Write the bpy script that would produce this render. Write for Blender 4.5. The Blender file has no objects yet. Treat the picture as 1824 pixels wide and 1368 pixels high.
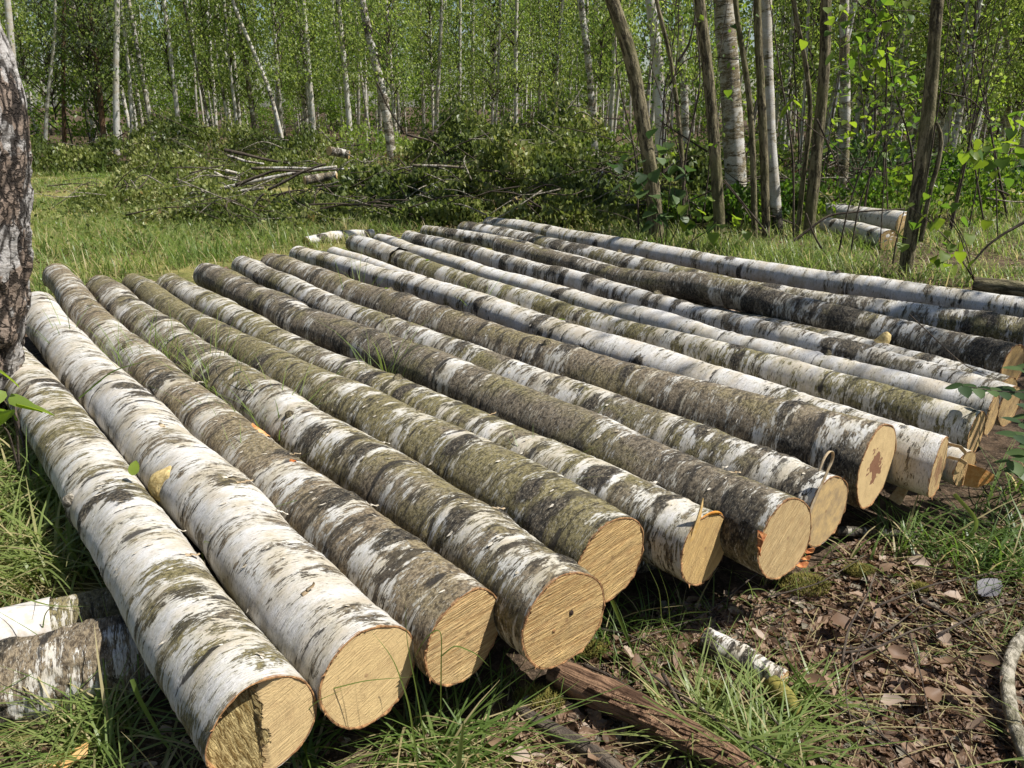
import bpy, math, random
import numpy as np
from mathutils import Vector
rng = np.random.default_rng(7); random.seed(7)
scene = bpy.context.scene
C = scene.collection

# ---------------------------------------------------------------- camera, sky, sun, exposure
CAM_H, PITCH, FPX = 1.5, math.radians(20.0), 1370.0      # metres, looking down, focal length in photo pixels
cam_d = bpy.data.cameras.new('camera'); cam = bpy.data.objects.new('camera', cam_d); C.objects.link(cam)
cam_d.sensor_width = 36; cam_d.lens = 36 * FPX / 1824; cam_d.clip_start = .05; cam_d.clip_end = 600
cam.location = (0, 0, CAM_H); cam.rotation_euler = (math.radians(90) - PITCH, 0, 0)
scene.camera = cam
SUN_EL, SUN_AZ = math.radians(56), math.radians(97)       # azimuth clockwise from the viewing direction
sdir = Vector((math.sin(SUN_AZ) * math.cos(SUN_EL), math.cos(SUN_AZ) * math.cos(SUN_EL), math.sin(SUN_EL)))
w = bpy.data.worlds.new('World'); scene.world = w; w.use_nodes = True
wn = w.node_tree.nodes; wl = w.node_tree.links
bg = wn.get('Background') or wn.new('ShaderNodeBackground')
wo = wn.get('World Output') or wn.new('ShaderNodeOutputWorld')
sky = wn.new('ShaderNodeTexSky'); sky.sky_type = 'NISHITA'; sky.sun_disc = False
sky.sun_elevation = SUN_EL; sky.sun_rotation = SUN_AZ
wl.new(sky.outputs[0], bg.inputs[0]); wl.new(bg.outputs[0], wo.inputs[0]); bg.inputs[1].default_value = .06
sun_d = bpy.data.lights.new('sun', 'SUN'); sun_d.energy = 5.0; sun_d.angle = math.radians(.5); sun_d.color = (1, .965, .91)
sun = bpy.data.objects.new('sun', sun_d); C.objects.link(sun); sun.location = (20, -4, 30)
sun.rotation_euler = sdir.to_track_quat('Z', 'Y').to_euler()
vs = scene.view_settings; vs.view_transform = 'Standard'; vs.look = 'None'; vs.exposure = 0.68; vs.gamma = 1; vs.use_curve_mapping = False
scene.render.engine = 'CYCLES'
cy = scene.cycles; cy.max_bounces = 6; cy.diffuse_bounces = 3; cy.glossy_bounces = 2; cy.transmission_bounces = 3
cy.transparent_max_bounces = 4; cy.sample_clamp_indirect = 6; cy.caustics_reflective = False; cy.caustics_refractive = False
cy.use_denoising = True

# ---------------------------------------------------------------- placing helpers
def ray(u, v):
    x, y = (u - 912) / FPX, (684 - v) / FPX
    return np.array([x, math.cos(PITCH) + y * math.sin(PITCH), -math.sin(PITCH) + y * math.cos(PITCH)])
def at(u, v, z=0.):                     # the point of height z seen at photo pixel u, v
    r = ray(u, v); return np.array([0, 0, CAM_H]) + r * ((z - CAM_H) / r[2])
def at_y(u, v, y):                      # the point at distance y along the ground
    r = ray(u, v); return np.array([0, 0, CAM_H]) + r * (y / r[1])
def proj(P):                            # photo pixel of points (n,3)
    d = P - np.array([0, 0, CAM_H]); c, s = math.cos(PITCH), math.sin(PITCH)
    f = d[:, 1] * c - d[:, 2] * s; up = d[:, 1] * s + d[:, 2] * c
    f = np.where(f < .05, .05, f)
    return 912 + FPX * d[:, 0] / f, 684 - FPX * up / f

# ---------------------------------------------------------------- noise on arrays
def vnoise(p, seed=0):
    p = np.asarray(p, float); i = np.floor(p).astype(np.int64); f = p - i; f = f * f * (3 - 2 * f)
    def h(a, b, c):
        n = (a * 374761393 + b * 668265263 + c * 2147483647 + seed * 974634777) & 0x7fffffff
        n = ((n ^ (n >> 13)) * 1274126177) & 0x7fffffff
        n = ((n ^ (n >> 16)) * 1103515245 + 12345) & 0x7fffffff
        return (n % 65536) / 65536.
    x, y, z = i.T; fx, fy, fz = f.T
    def lx(yy, zz): return h(x, yy, zz) * (1 - fx) + h(x + 1, yy, zz) * fx
    def ly(zz): return lx(y, zz) * (1 - fy) + lx(y + 1, zz) * fy
    return ly(z) * (1 - fz) + ly(z + 1) * fz
def fbm(p, seed=0, o=3):
    p = np.asarray(p, float); s = 0; a = .5; t = 0
    for k in range(o):
        s = s + a * vnoise(p * 2 ** k + 17.3 * k, seed + k); t += a; a *= .5
    return s / t
def gz(x, y):                            # height of the forest floor
    x = np.asarray(x, float); y = np.asarray(y, float); s = x.shape; p = np.c_[x.ravel(), y.ravel(), np.zeros(x.size)]
    near = (vnoise(p * 1.3, 5) - .5) * .05 + (vnoise(p * 5, 6) - .5) * .02
    far = (vnoise(p * .25, 8) - .5) * .5 * np.clip((p[:, 1] - 9) / 14, 0, 1)
    return (near - .012 + far).reshape(s)

# ---------------------------------------------------------------- mesh helpers
def make_mesh(name, V, F, mat, attrs=None, smooth=True):
    """F: one (n,k) index array or a list of them; attrs: {name: (domain, type, array)}"""
    V = np.asarray(V, np.float32); Fs = F if isinstance(F, list) else [F]
    Fs = [np.asarray(f, np.int32) for f in Fs if len(f)]
    me = bpy.data.meshes.new(name); me.vertices.add(len(V)); me.vertices.foreach_set('co', V.ravel())
    loops = np.concatenate([f.ravel() for f in Fs]); cnt = np.concatenate([np.full(len(f), f.shape[1], np.int32) for f in Fs])
    st = np.r_[0, np.cumsum(cnt)[:-1]].astype(np.int32)
    me.loops.add(len(loops)); me.loops.foreach_set('vertex_index', loops)
    me.polygons.add(len(cnt)); me.polygons.foreach_set('loop_start', st); me.polygons.foreach_set('loop_total', cnt)
    me.polygons.foreach_set('use_smooth', np.full(len(cnt), smooth, bool))
    for k, (dom, ty, arr) in (attrs or {}).items():
        a = me.attributes.new(k, ty, dom); arr = np.asarray(arr, np.float32)
        a.data.foreach_set({'FLOAT': 'value', 'FLOAT_VECTOR': 'vector', 'FLOAT_COLOR': 'color'}[ty], arr.ravel())
    me.materials.append(mat); me.update(calc_edges=True); me.validate()
    return me
def link(name, me, parent=None, loc=None):
    o = bpy.data.objects.new(name, me); C.objects.link(o)
    if parent: o.parent = parent
    if loc is not None: o.location = loc
    return o
def tag(o, label, cat, group=None):
    o['label'] = label; o['category'] = cat
    if group: o['group'] = group
    return o
def kind(o, k, label=None, cat=None):
    o['kind'] = k
    if label: o['label'] = label
    if cat: o['category'] = cat
    return o
def thing(name, loc, label, cat, group=None):
    o = bpy.data.objects.new(name, None); C.objects.link(o); o.location = loc; o.empty_display_size = .1
    return tag(o, label, cat, group)

def resample(P, R, n):
    P = np.asarray(P, float); R = np.asarray(R, float)
    s = np.r_[0, np.cumsum(np.linalg.norm(np.diff(P, axis=0), axis=1))]; q = np.linspace(0, s[-1], n)
    A = np.stack([np.interp(q, s, P[:, i]) for i in range(3)], 1); r = np.interp(q, s, R)
    k = max(1, n // (2 * len(P)))
    for _ in range(2 * k):
        A[1:-1] = (A[:-2] + 2 * A[1:-1] + A[2:]) / 4
    return A, r, q
def frames(A):
    T = np.gradient(A, axis=0); T /= np.linalg.norm(T, axis=1)[:, None]
    ref = np.array([0, 0, 1.]) if abs(T[:, 2]).mean() < .8 else np.array([0, 1., 0])
    S = np.cross(T, ref); S /= np.linalg.norm(S, axis=1)[:, None]; U = np.cross(S, T)
    return T, S, U
def tube(P, R, n=12, ns=10, wob=0, seed=0, caps=True, rad_fn=None):
    """verts, quads, bark coords; theta 0 points up (U)"""
    A, r, q = resample(P, R, n); T, S, U = frames(A)
    th = np.linspace(0, 2 * np.pi, ns, endpoint=False) + np.pi
    st, ct = np.sin(th), np.cos(th)
    B = np.stack([st[None] * r[:, None], ct[None] * r[:, None], np.repeat(q[:, None], ns, 1)], -1)
    rr = np.repeat(r[:, None], ns, 1)
    if wob: rr = rr * (1 + wob * (fbm((B * np.array([6, 6, 4.])).reshape(-1, 3) + seed * 3.1, seed).reshape(n, ns) - .5) * 2)
    if wob > .14: rr = rr * (1 + .30 * (fbm((B * np.array([30, 30, 16.])).reshape(-1, 3) + seed, seed + 2, 4).reshape(n, ns) - .5))
    if rad_fn is not None: rr = rad_fn(rr, B, th, q)
    V = A[:, None] + rr[..., None] * (st[None, :, None] * S[:, None] + ct[None, :, None] * U[:, None])
    i = np.arange(n - 1)[:, None] * ns; j = np.arange(ns)[None]; k = (j + 1) % ns
    Q = np.stack([i + j, i + k, i + ns + k, i + ns + j], -1).reshape(-1, 4)
    V = V.reshape(-1, 3); B = B.reshape(-1, 3)
    F = [Q]
    if caps:
        c0, c1 = len(V), len(V) + 1; V = np.vstack([V, A[0], A[-1]]); B = np.vstack([B, [0, 0, 0], [0, 0, q[-1]]])
        jj = np.arange(ns); kk = (jj + 1) % ns; o = (n - 1) * ns
        F.append(np.vstack([np.stack([np.full(ns, c0), kk, jj], 1), np.stack([np.full(ns, c1), o + jj, o + kk], 1)]))
    return V, F, B
class Bag:                               # gathers many small pieces of ONE part
    def __init__(s): s.V = []; s.Q = []; s.T = []; s.B = []; s.n = 0
    def add(s, V, F, B=None):
        s.V.append(V); s.B.append(B if B is not None else V)
        for f in (F if isinstance(F, list) else [F]):
            (s.Q if f.shape[1] == 4 else s.T).append(f + s.n)
        s.n += len(V)
    def mesh(s, name, mat, smooth=True):
        F = []
        if s.Q: F.append(np.vstack(s.Q))
        if s.T: F.append(np.vstack(s.T))
        return make_mesh(name, np.vstack(s.V), F, mat, {'bk': ('POINT', 'FLOAT_VECTOR', np.vstack(s.B))}, smooth)

# ---------------------------------------------------------------- materials
class NT:
    def __init__(s, name):
        s.m = bpy.data.materials.new(name); s.m.use_nodes = True; s.t = s.m.node_tree; s.t.nodes.clear()
        s.out = s.t.nodes.new('ShaderNodeOutputMaterial')
    def n(s, ty, **kw):
        o = s.t.nodes.new(ty)
        for k, v in kw.items(): setattr(o, k, v)
        return o
    def put(s, sock, v):
        if isinstance(v, bpy.types.NodeSocket): s.t.links.new(v, sock)
        elif isinstance(v, (tuple, list)) and len(v) == 3 and sock.type == 'RGBA': sock.default_value = (*v, 1)
        else: sock.default_value = v
    def math(s, op, a, b=0., c=0.):
        o = s.n('ShaderNodeMath', operation=op)
        for i, v in enumerate((a, b, c)): s.put(o.inputs[i], v)
        return o.outputs[0]
    def attr(s, name, ty='GEOMETRY', out='Vector'):
        o = s.n('ShaderNodeAttribute', attribute_name=name, attribute_type=ty); return o.outputs[out]
    def scale(s, v, k):
        o = s.n('ShaderNodeVectorMath', operation='MULTIPLY'); s.put(o.inputs[0], v); o.inputs[1].default_value = k; return o.outputs[0]
    def noise(s, v, sc=1., det=3., rough=.55, dist=0.):
        o = s.n('ShaderNodeTexNoise'); s.put(o.inputs['Vector'], v); o.inputs['Scale'].default_value = sc
        o.inputs['Detail'].default_value = det; o.inputs['Roughness'].default_value = rough; o.inputs['Distortion'].default_value = dist
        return o.outputs[0]
    def vor(s, v, sc=1., feat='F1'):
        o = s.n('ShaderNodeTexVoronoi', feature=feat); s.put(o.inputs['Vector'], v); o.inputs['Scale'].default_value = sc; return o.outputs['Distance']
    def step(s, x, a, b):
        o = s.n('ShaderNodeMapRange', interpolation_type='SMOOTHSTEP'); s.put(o.inputs[0], x); s.put(o.inputs[1], a); s.put(o.inputs[2], b); return o.outputs[0]
    def mix(s, f, a, b):
        o = s.n('ShaderNodeMix', data_type='RGBA'); s.put(o.inputs[0], f); s.put(o.inputs[6], a); s.put(o.inputs[7], b); return o.outputs[2]
    def bump(s, h, st=.5, d=.01, nrm=None):
        o = s.n('ShaderNodeBump'); s.put(o.inputs['Height'], h); o.inputs['Strength'].default_value = st; o.inputs['Distance'].default_value = d
        if nrm: s.put(o.inputs['Normal'], nrm)
        return o.outputs[0]
    def pbr(s, col, rough=.8, nrm=None, spec=.3):
        o = s.n('ShaderNodeBsdfPrincipled'); s.put(o.inputs['Base Color'], col); s.put(o.inputs['Roughness'], rough)
        o.inputs['Specular IOR Level'].default_value = spec
        if nrm: s.put(o.inputs['Normal'], nrm)
        s.t.links.new(o.outputs[0], s.out.inputs[0]); return s.m
    def leaf(s, col, trans=.45, rough=.5):
        p = s.n('ShaderNodeBsdfPrincipled'); s.put(p.inputs['Base Color'], col); p.inputs['Roughness'].default_value = rough; p.inputs['Specular IOR Level'].default_value = .35
        t = s.n('ShaderNodeBsdfTranslucent'); hs = s.n('ShaderNodeHueSaturation'); hs.inputs['Saturation'].default_value = 1.15; hs.inputs['Value'].default_value = 1.5
        s.put(hs.inputs['Color'], col); s.t.links.new(hs.outputs[0], t.inputs[0])
        mx = s.n('ShaderNodeMixShader'); mx.inputs[0].default_value = trans
        s.t.links.new(p.outputs[0], mx.inputs[1]); s.t.links.new(t.outputs[0], mx.inputs[2]); s.t.links.new(mx.outputs[0], s.out.inputs[0]); return s.m

def bark_material():
    g = NT('birch_bark'); B = g.attr('bk')
    white = g.attr('white', 'OBJECT', 'Fac'); green = g.attr('green', 'OBJECT', 'Fac'); brown = g.attr('brown', 'OBJECT', 'Fac')
    scar = g.attr('scar', out='Fac'); ring = g.attr('ring', out='Fac')
    c0 = lambda x: g.math('SUBTRACT', x, .5)
    big = g.noise(g.scale(B, (5, 5, 2.2)), 1, 3, .6)
    band = g.noise(g.scale(B, (1.6, 1.6, 8)), 1, 3, .65, .4)
    s1 = g.noise(g.scale(B, (12, 12, 44)), 1, 6, .72, .35)
    s2 = g.noise(g.scale(B, (30, 30, 190)), 1, 5, .70, .3)
    fl = g.noise(g.scale(B, (60, 60, 85)), 1, 6, .75)
    fk = g.noise(g.scale(B, (75, 75, 260)), 1, 3, .6)
    # paper-white skin with a cream drift
    wc = g.mix(g.step(g.noise(g.scale(B, (6, 6, 9)), 1, 5, .65), .38, .66), (.565, .55, .525), (.44, .385, .30))
    wc = g.mix(g.math('MULTIPLY', g.step(fk, .50, .68), .6), wc, (.27, .25, .21))
    # where the outer skin is gone: grey-brown to olive, mottled
    dk = g.mix(g.step(fl, .38, .60), (.032, .026, .019), (.19, .158, .112))
    ol = g.mix(g.step(fl, .36, .60), (.042, .038, .014), (.215, .19, .078))
    br = g.mix(g.step(fl, .38, .64), (.085, .06, .035), (.36, .28, .175))
    gm = g.step(g.math('ADD', big, g.math('MULTIPLY', c0(green), .5)), .42, .62)
    dk = g.mix(gm, dk, ol); dk = g.mix(g.math('MULTIPLY', brown, .85), dk, br)
    dk = g.mix(g.math('MULTIPLY', g.step(g.math('ADD', fk, g.math('MULTIPLY', c0(s1), -.35)), .56, .67), .65), dk, (.40, .365, .30))
    bd = g.noise(g.scale(B, (2.2, 2.2, 11)), 1.7, 4, .65, .5)
    dk = g.mix(g.math('MULTIPLY', g.step(g.math('ADD', bd, g.math('MULTIPLY', c0(s1), .5)), .54, .64), .75), dk, (.026, .022, .017))
    t = g.math('ADD', g.math('MULTIPLY', s1, .60), g.math('MULTIPLY', s2, .40))
    t = g.math('ADD', t, g.math('MULTIPLY', c0(band), .62))
    t = g.math('ADD', t, g.math('MULTIPLY', c0(big), .42))
    t = g.math('ADD', t, g.math('MULTIPLY', c0(fl), .20))
    t = g.math('ADD', t, g.math('MULTIPLY', g.math('SUBTRACT', .5, white), .34))
    cover = g.step(t, .492, .522)
    film = g.math('MULTIPLY', g.step(g.math('ADD', t, g.math('MULTIPLY', fl, .3)),   .49, .68), .6)
    wc = g.mix(g.math('MULTIPLY', film, g.math('ADD', .25, g.math('MULTIPLY', green, .7))), wc, (.33, .30, .17))
    col = g.mix(cover, wc, dk)
    # short black breathing pores across the trunk
    lent = g.step(g.noise(g.scale(B, (24, 24, 260)), 1, 3, .55), .635, .665)
    col = g.mix(g.math('MULTIPLY', lent, .85), col, (.05, .042, .035))
    # black cracked patches round old branches, and the dark seams
    sc = g.math('SUBTRACT', scar, g.math('MULTIPLY', c0(s1), 1.6))
    sc = g.math('SUBTRACT', sc, g.math('MULTIPLY', c0(fl), .9))
    sm = g.math('SUBTRACT', 1., g.step(sc, .05, .26))
    blk = g.mix(g.step(fl, .42, .66), (.022, .019, .016), (.17, .14, .095))
    blk = g.mix(g.math('MULTIPLY', g.step(fk, .56, .68), .7), blk, (.42, .38, .30))
    col = g.mix(sm, col, blk)
    rw = g.math('ADD', .0025, g.math('MULTIPLY', g.step(g.noise(g.scale(B, (9, 9, 5)), 1, 2), .42, .78), .016))
    rm = g.math('SUBTRACT', 1., g.step(g.math('ADD', ring, g.math('MULTIPLY', c0(s2), .03)), g.math('MULTIPLY', rw, .5), rw))
    col = g.mix(g.math('MULTIPLY', rm, .92), col, (.030, .026, .022))
    col = g.mix(g.math('MULTIPLY', g.step(g.noise(g.scale(B, (9, 9, 14)), 1, 5, .7), .56, .72), .35), col, (.10, .085, .06))
    h = g.math('ADD', g.math('MULTIPLY', cover, -.35), g.math('MULTIPLY', fl, g.math('ADD', .35, g.math('MULTIPLY', cover, 1.2))))
    h = g.math('ADD', h, g.math('MULTIPLY', s2, .5)); h = g.math('ADD', h, g.math('MULTIPLY', g.math('MULTIPLY', sm, fl), 2.4))
    h = g.math('SUBTRACT', h, g.math('MULTIPLY', rm, .6))
    return g.pbr(col, .72, g.bump(h, .85, .007), .25)
M_BARK = bark_material()

def tree_bark(name, a, b, c, sc=(30, 30, 7), thr=(.42, .6), moss=None):
    g = NT(name); B = g.attr('bk')
    n1 = g.noise(g.scale(B, sc), 1, 5, .65, .3); n2 = g.noise(g.scale(B, (3, 3, 2)), 1, 3, .6); n3 = g.noise(g.scale(B, (90, 90, 60)), 1, 3, .6)
    col = g.mix(g.step(n1, *thr), a, b); col = g.mix(g.math('MULTIPLY', g.step(n2, .45, .7), .7), col, c)
    if moss: col = g.mix(g.math('MULTIPLY', g.step(n3, .45, .65), .6), col, moss)
    return g.pbr(col, .9, g.bump(g.math('ADD', n1, g.math('MULTIPLY', n3, .3)), 1., .022), .15)
M_DARKBARK = tree_bark('willow_bark', (.045, .037, .026), (.235, .20, .125), (.14, .135, .06), (30, 30, 7), (.44, .56), (.13, .11, .055))
M_PINE = tree_bark('pine_bark', (.10, .06, .04), (.26, .15, .085), (.12, .09, .07))
M_TWIG = tree_bark('twig_bark', (.045, .035, .028), (.12, .095, .07), (.09, .075, .06))
M_PALETWIG = tree_bark('pale_branch_bark', (.11, .095, .07), (.40, .36, .29), (.20, .19, .11), (26, 26, 26))
M_ROT = tree_bark('rotten_wood', (.055, .030, .018), (.27, .165, .10), (.17, .10, .055), (60, 60, 5), (.38, .62))

def wood_material():
    """sawn birch end: fc = position on the cut in metres, saw direction along fc.x"""
    g = NT('sawn_wood'); P = g.attr('fc'); sp = g.n('ShaderNodeSeparateXYZ'); g.put(sp.inputs[0], P)
    tone = g.attr('tone', 'OBJECT', 'Fac'); stain = g.attr('stain', 'OBJECT', 'Fac'); rough = g.attr('saw', 'OBJECT', 'Fac')
    wob = g.noise(g.scale(P, (14, 14, 14)), 1, 3, .5)
    ln = g.n('ShaderNodeVectorMath', operation='LENGTH'); g.put(ln.inputs[0], g.scale(P, (1, 1, 0))); r = ln.outputs['Value']
    rr = g.math('ADD', r, g.math('MULTIPLY', g.math('SUBTRACT', wob, .5), .035))
    ringw = g.math('SINE', g.math('MULTIPLY', rr, 900)); ringw2 = g.math('SINE', g.math('MULTIPLY', rr, 2100))
    saw = g.noise(g.scale(P, (9, 230, 1)), 1, 4, .6, .9); saw2 = g.noise(g.scale(P, (25, 520, 1)), 1, 3, .6)
    blot = g.noise(g.scale(P, (22, 22, 1)), 1, 4, .6)
    base = g.mix(tone, (.66, .49, .25), (.68, .45, .165))
    base = g.mix(g.math('MULTIPLY', g.step(blot, .4, .75), .35), base, (.50, .33, .15))
    col = g.mix(g.math('MULTIPLY', g.step(ringw, .3, 1.), g.math('MULTIPLY', .17, g.step(blot, .40, .60))), base, (.36, .22, .10))
    col = g.mix(g.math('MULTIPLY', g.step(ringw2, .5, 1.), .10), col, (.36, .22, .10))
    col = g.mix(g.math('MULTIPLY', g.step(saw, .485, .56), g.math('MULTIPLY', rough, .78)), col, (.36, .19, .065)); col = g.mix(g.math('MULTIPLY', g.step(saw2, .52, .66), g.math('MULTIPLY', rough, .35)), col, (.34, .19, .08))
    gy = g.attr('weathered', 'OBJECT', 'Fac'); col = g.mix(g.math('MULTIPLY', gy, g.step(blot, .25, .75)), col, (.34, .25, .145))
    rad = g.n('ShaderNodeTexNoise'); rad.noise_dimensions = '2D'; nv = g.n('ShaderNodeVectorMath', operation='NORMALIZE'); g.put(nv.inputs[0], g.scale(P, (1, 1, 0))); g.put(rad.inputs['Vector'], nv.outputs[0]); rad.inputs['Scale'].default_value = 5.5; rad.inputs['Detail'].default_value = 3
    ck = g.math('SUBTRACT', 1., g.step(g.math('ABSOLUTE', g.math('SUBTRACT', rad.outputs[0], .5)), .0, .010)); ck = g.math('MULTIPLY', ck, g.step(blot, .50, .60)); col = g.mix(g.math('MULTIPLY', ck, .6), col, (.20, .11, .05))
    speck = g.step(g.noise(g.scale(P, (130, 130, 1)), 1, 2), .66, .72); col = g.mix(g.math('MULTIPLY', speck, .45), col, (.20, .12, .06))
    # heart stain with an uneven outline
    r2 = g.n('ShaderNodeVectorMath', operation='LENGTH'); g.put(r2.inputs[0], g.scale(P, (1, 1, 0))); r = r2.outputs['Value']
    ang = g.math('ADD', r, g.math('MULTIPLY', g.math('SUBTRACT', g.noise(g.scale(P, (24, 24, 1)), 1, 2, .6), .5), .17))
    st = g.math('MULTIPLY', g.math('SUBTRACT', 1., g.step(ang, .048, .054)), stain)
    col = g.mix(g.math('MULTIPLY', st, .9), col, (.20, .085, .05))
    core = g.math('SUBTRACT', 1., g.step(r, .003, .008)); col = g.mix(g.math('MULTIPLY', core, .5), col, (.16, .07, .04))
    torn = g.math('MULTIPLY', g.attr('torn', 'OBJECT', 'Fac'), g.step(g.math('ADD', g.math('MULTIPLY', sp.outputs[2], -1.), g.math('MULTIPLY', g.math('SUBTRACT', blot, .5), .09)), -.004, .004))
    grain = g.noise(g.scale(P, (150, 34, 60)), 1, 5, .7, .8); tc_ = g.mix(g.step(grain, .38, .66), (.20, .13, .04), (.66, .52, .24)); col = g.mix(torn, col, tc_)
    h = g.math('ADD', g.math('MULTIPLY', saw, g.math('ADD', .25, rough)), g.math('MULTIPLY', saw2, .3)); h = g.math('ADD', h, g.math('MULTIPLY', ringw, .008)); h = g.math('ADD', h, g.math('MULTIPLY', g.math('MULTIPLY', torn, grain), 2.5))
    return g.pbr(col, .75, g.bump(h, .95, .010), .2)
M_WOOD = wood_material()
def plain(name, a, b, sc=60., rough=.85, bump=.004, trans=None):
    g = NT(name); tc = g.n('ShaderNodeTexCoord'); n1 = g.noise(tc.outputs['Object'], sc, 4, .65)
    col = g.mix(g.step(n1, .35, .68), a, b)
    if trans: return g.leaf(col, trans, rough)
    return g.pbr(col, rough, g.bump(n1, .6, bump), .25)
M_INNER = plain('inner_bark', (.17, .08, .035), (.40, .23, .10), 110)
M_WOUND = plain('torn_wood', (.62, .40, .18), (.42, .13, .035), 28)
M_CURL = plain('curled_bark', (.55, .45, .30), (.40, .28, .15), 40, .7, .002, .25)
M_WHITEBARK = plain('white_bark_flake', (.60, .58, .55), (.46, .41, .34), 40, .6, .002)
M_SPL = plain('fresh_splinter', (.66, .46, .20), (.55, .33, .10), 60, .7, .003)
M_FLAKE = plain('bark_flake', (.62, .57, .48), (.30, .25, .17), 60, .7, .002)
M_TEAR = plain('split_wood', (.60, .47, .22), (.34, .24, .09), 70, .85, .008)
M_HOLE = plain('hollow', (.02, .012, .008), (.05, .03, .02), 200)
M_MOSS = plain('moss', (.10, .10, .02), (.24, .20, .05), 70, .9)

def green(name, rampf, trans=.45, rough=.5):
    g = NT(name); c = g.attr('lc', out='Fac')
    cr = g.n('ShaderNodeValToRGB'); e = cr.color_ramp.elements
    for i, (p, col) in enumerate(rampf):
        k = e[i] if i < 2 else e.new(p)
        k.position = p; k.color = (*col, 1)
    g.put(cr.inputs[0], c)
    return g.leaf(cr.outputs[0], trans, rough)
M_GRASS = green('grass_blade', [(0, (.075, .13, .03)), (.5, (.155, .22, .055)), (.85, (.25, .29, .10)), (1, (.46, .39, .21))], .48, .40)
M_LEAF = green('birch_leaf', [(0, (.065, .115, .03)), (.45, (.165, .23, .055)), (1, (.33, .38, .115))], .56, .42)
M_NEEDLE = green('pine_needles', [(0, (.03, .05, .022)), (1, (.085, .11, .05))], .2, .6)
M_BRUSH = green('wilting_leaf', [(0, (.06, .085, .025)), (.45, (.155, .19, .05)), (.75, (.26, .28, .09)), (.92, (.38, .38, .19)), (1, (.33, .23, .11))], .4, .42)
M_FRESH = green('fresh_leaf', [(0, (.075, .14, .03)), (1, (.21, .28, .05))], .55, .4)
M_COOL = green('shrub_leaf', [(0, (.03, .06, .022)), (1, (.09, .14, .045))], .4, .5)
M_DEAD = green('dead_leaf', [(0, (.04, .022, .012)), (.35, (.13, .075, .042)), (.7, (.25, .165, .105)), (1, (.38, .30, .23))], .2, .6)
M_GREYDEAD = green('grey_dead_leaf', [(0, (.10, .095, .10)), (1, (.16, .15, .16))], .15, .6)
def ground_material():
    g = NT('forest_floor'); tc = g.n('ShaderNodeTexCoord'); P = tc.outputs['Object']
    a = g.noise(P, 1.1, 5, .6); b = g.noise(P, 14, 6, .7); c = g.noise(P, 70, 4, .7); mw = g.attr('gw', out='Fac')
    soil = g.mix(g.step(b, .35, .65), (.030, .022, .015), (.115, .078, .050)); soil = g.mix(g.math('MULTIPLY', g.step(c, .5, .7), .6), soil, (.22, .16, .11))
    gr = g.mix(g.step(b, .35, .68), (.045, .055, .016), (.14, .15, .04)); gr = g.mix(g.math('MULTIPLY', g.step(a, .40, .58), .85), gr, (.27, .24, .085))
    gr = g.mix(g.math('MULTIPLY', g.step(c, .52, .7), .4), gr, (.28, .22, .12))
    f = g.step(g.math('ADD', mw, g.math('MULTIPLY', g.math('SUBTRACT', b, .5), .6)), .35, .65)
    return g.pbr(g.mix(f, soil, gr), .95, g.bump(g.math('ADD', b, g.math('MULTIPLY', c, .5)), .8, .03), .1)
M_GROUND = ground_material()

# leaf quads: centres (n,3), sizes (n,), returns mesh; a folded rhombus each
def leaf_cloud(name, Cn, size, mat, droop=.0, asp=.7, lc=None, seed=1, flat=0.):
    r = np.random.default_rng(seed); n = len(Cn)
    d = r.normal(size=(n, 3)); d[:, 2] -= droop * 1.6; d[:, 2] *= (1 - flat); d /= np.linalg.norm(d, axis=1)[:, None]
    o = r.normal(size=(n, 3)); o[:, 2] *= 1 + 0 * flat; s = np.cross(d, o); s /= np.linalg.norm(s, axis=1)[:, None]
    if flat: s[:, 2] *= (1 - flat); s /= np.linalg.norm(s, axis=1)[:, None]
    nn = np.cross(d, s); size = np.broadcast_to(size, n)[:, None]
    V = np.stack([Cn - d * size * .5, Cn + s * size * asp * .5 + nn * size * .08 - d * size * .08, Cn + d * size * .5, Cn - s * size * asp * .5 + nn * size * .08 - d * size * .08], 1).reshape(-1, 3)
    i = np.arange(n)[:, None] * 4
    T = np.concatenate([i + [0, 1, 2], i + [0, 2, 3]], 1).reshape(-1, 3)
    if lc is None: lc = r.random(n)
    return make_mesh(name, V, T, mat, {'lc': ('FACE', 'FLOAT', np.repeat(np.clip(lc, 0, 1), 2))}, False)
def blades(name, P, h, wd, mat, lc, lean=.5, seed=2, drop=.35):
    r = np.random.default_rng(seed); n = len(P); az = r.random(n) * 6.283; k = 5
    dx, dy = np.cos(az), np.sin(az); sx, sy = -dy, dx
    L = lean * (.3 + r.random(n)); D = drop * r.random(n) ** 1.5
    V = np.zeros((n, k + 1, 2, 3))
    for j in range(k + 1):
        t = j / k; out = h * (L * t * .6 + (L + D) * t ** 2.6 * .7); up = h * (t * (1 - .25 * L) - D * t ** 3 * .8)
        ww = wd * (1 - t ** 1.8) * .5 + wd * .04
        c = np.stack([P[:, 0] + dx * out, P[:, 1] + dy * out, P[:, 2] + up], 1)
        s = np.stack([sx * ww, sy * ww, 0 * ww + ww * .15], 1)
        V[:, j, 0] = c - s; V[:, j, 1] = c + s
    i = np.arange(n)[:, None] * (2 * (k + 1)) ; j = np.arange(k)[None] * 2
    Q = np.stack([i + j, i + j + 1, i + j + 3, i + j + 2], -1).reshape(-1, 4)
    return make_mesh(name, V.reshape(-1, 3), Q, mat, {'lc': ('FACE', 'FLOAT', np.repeat(np.clip(lc, 0, 1), k))})
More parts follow.
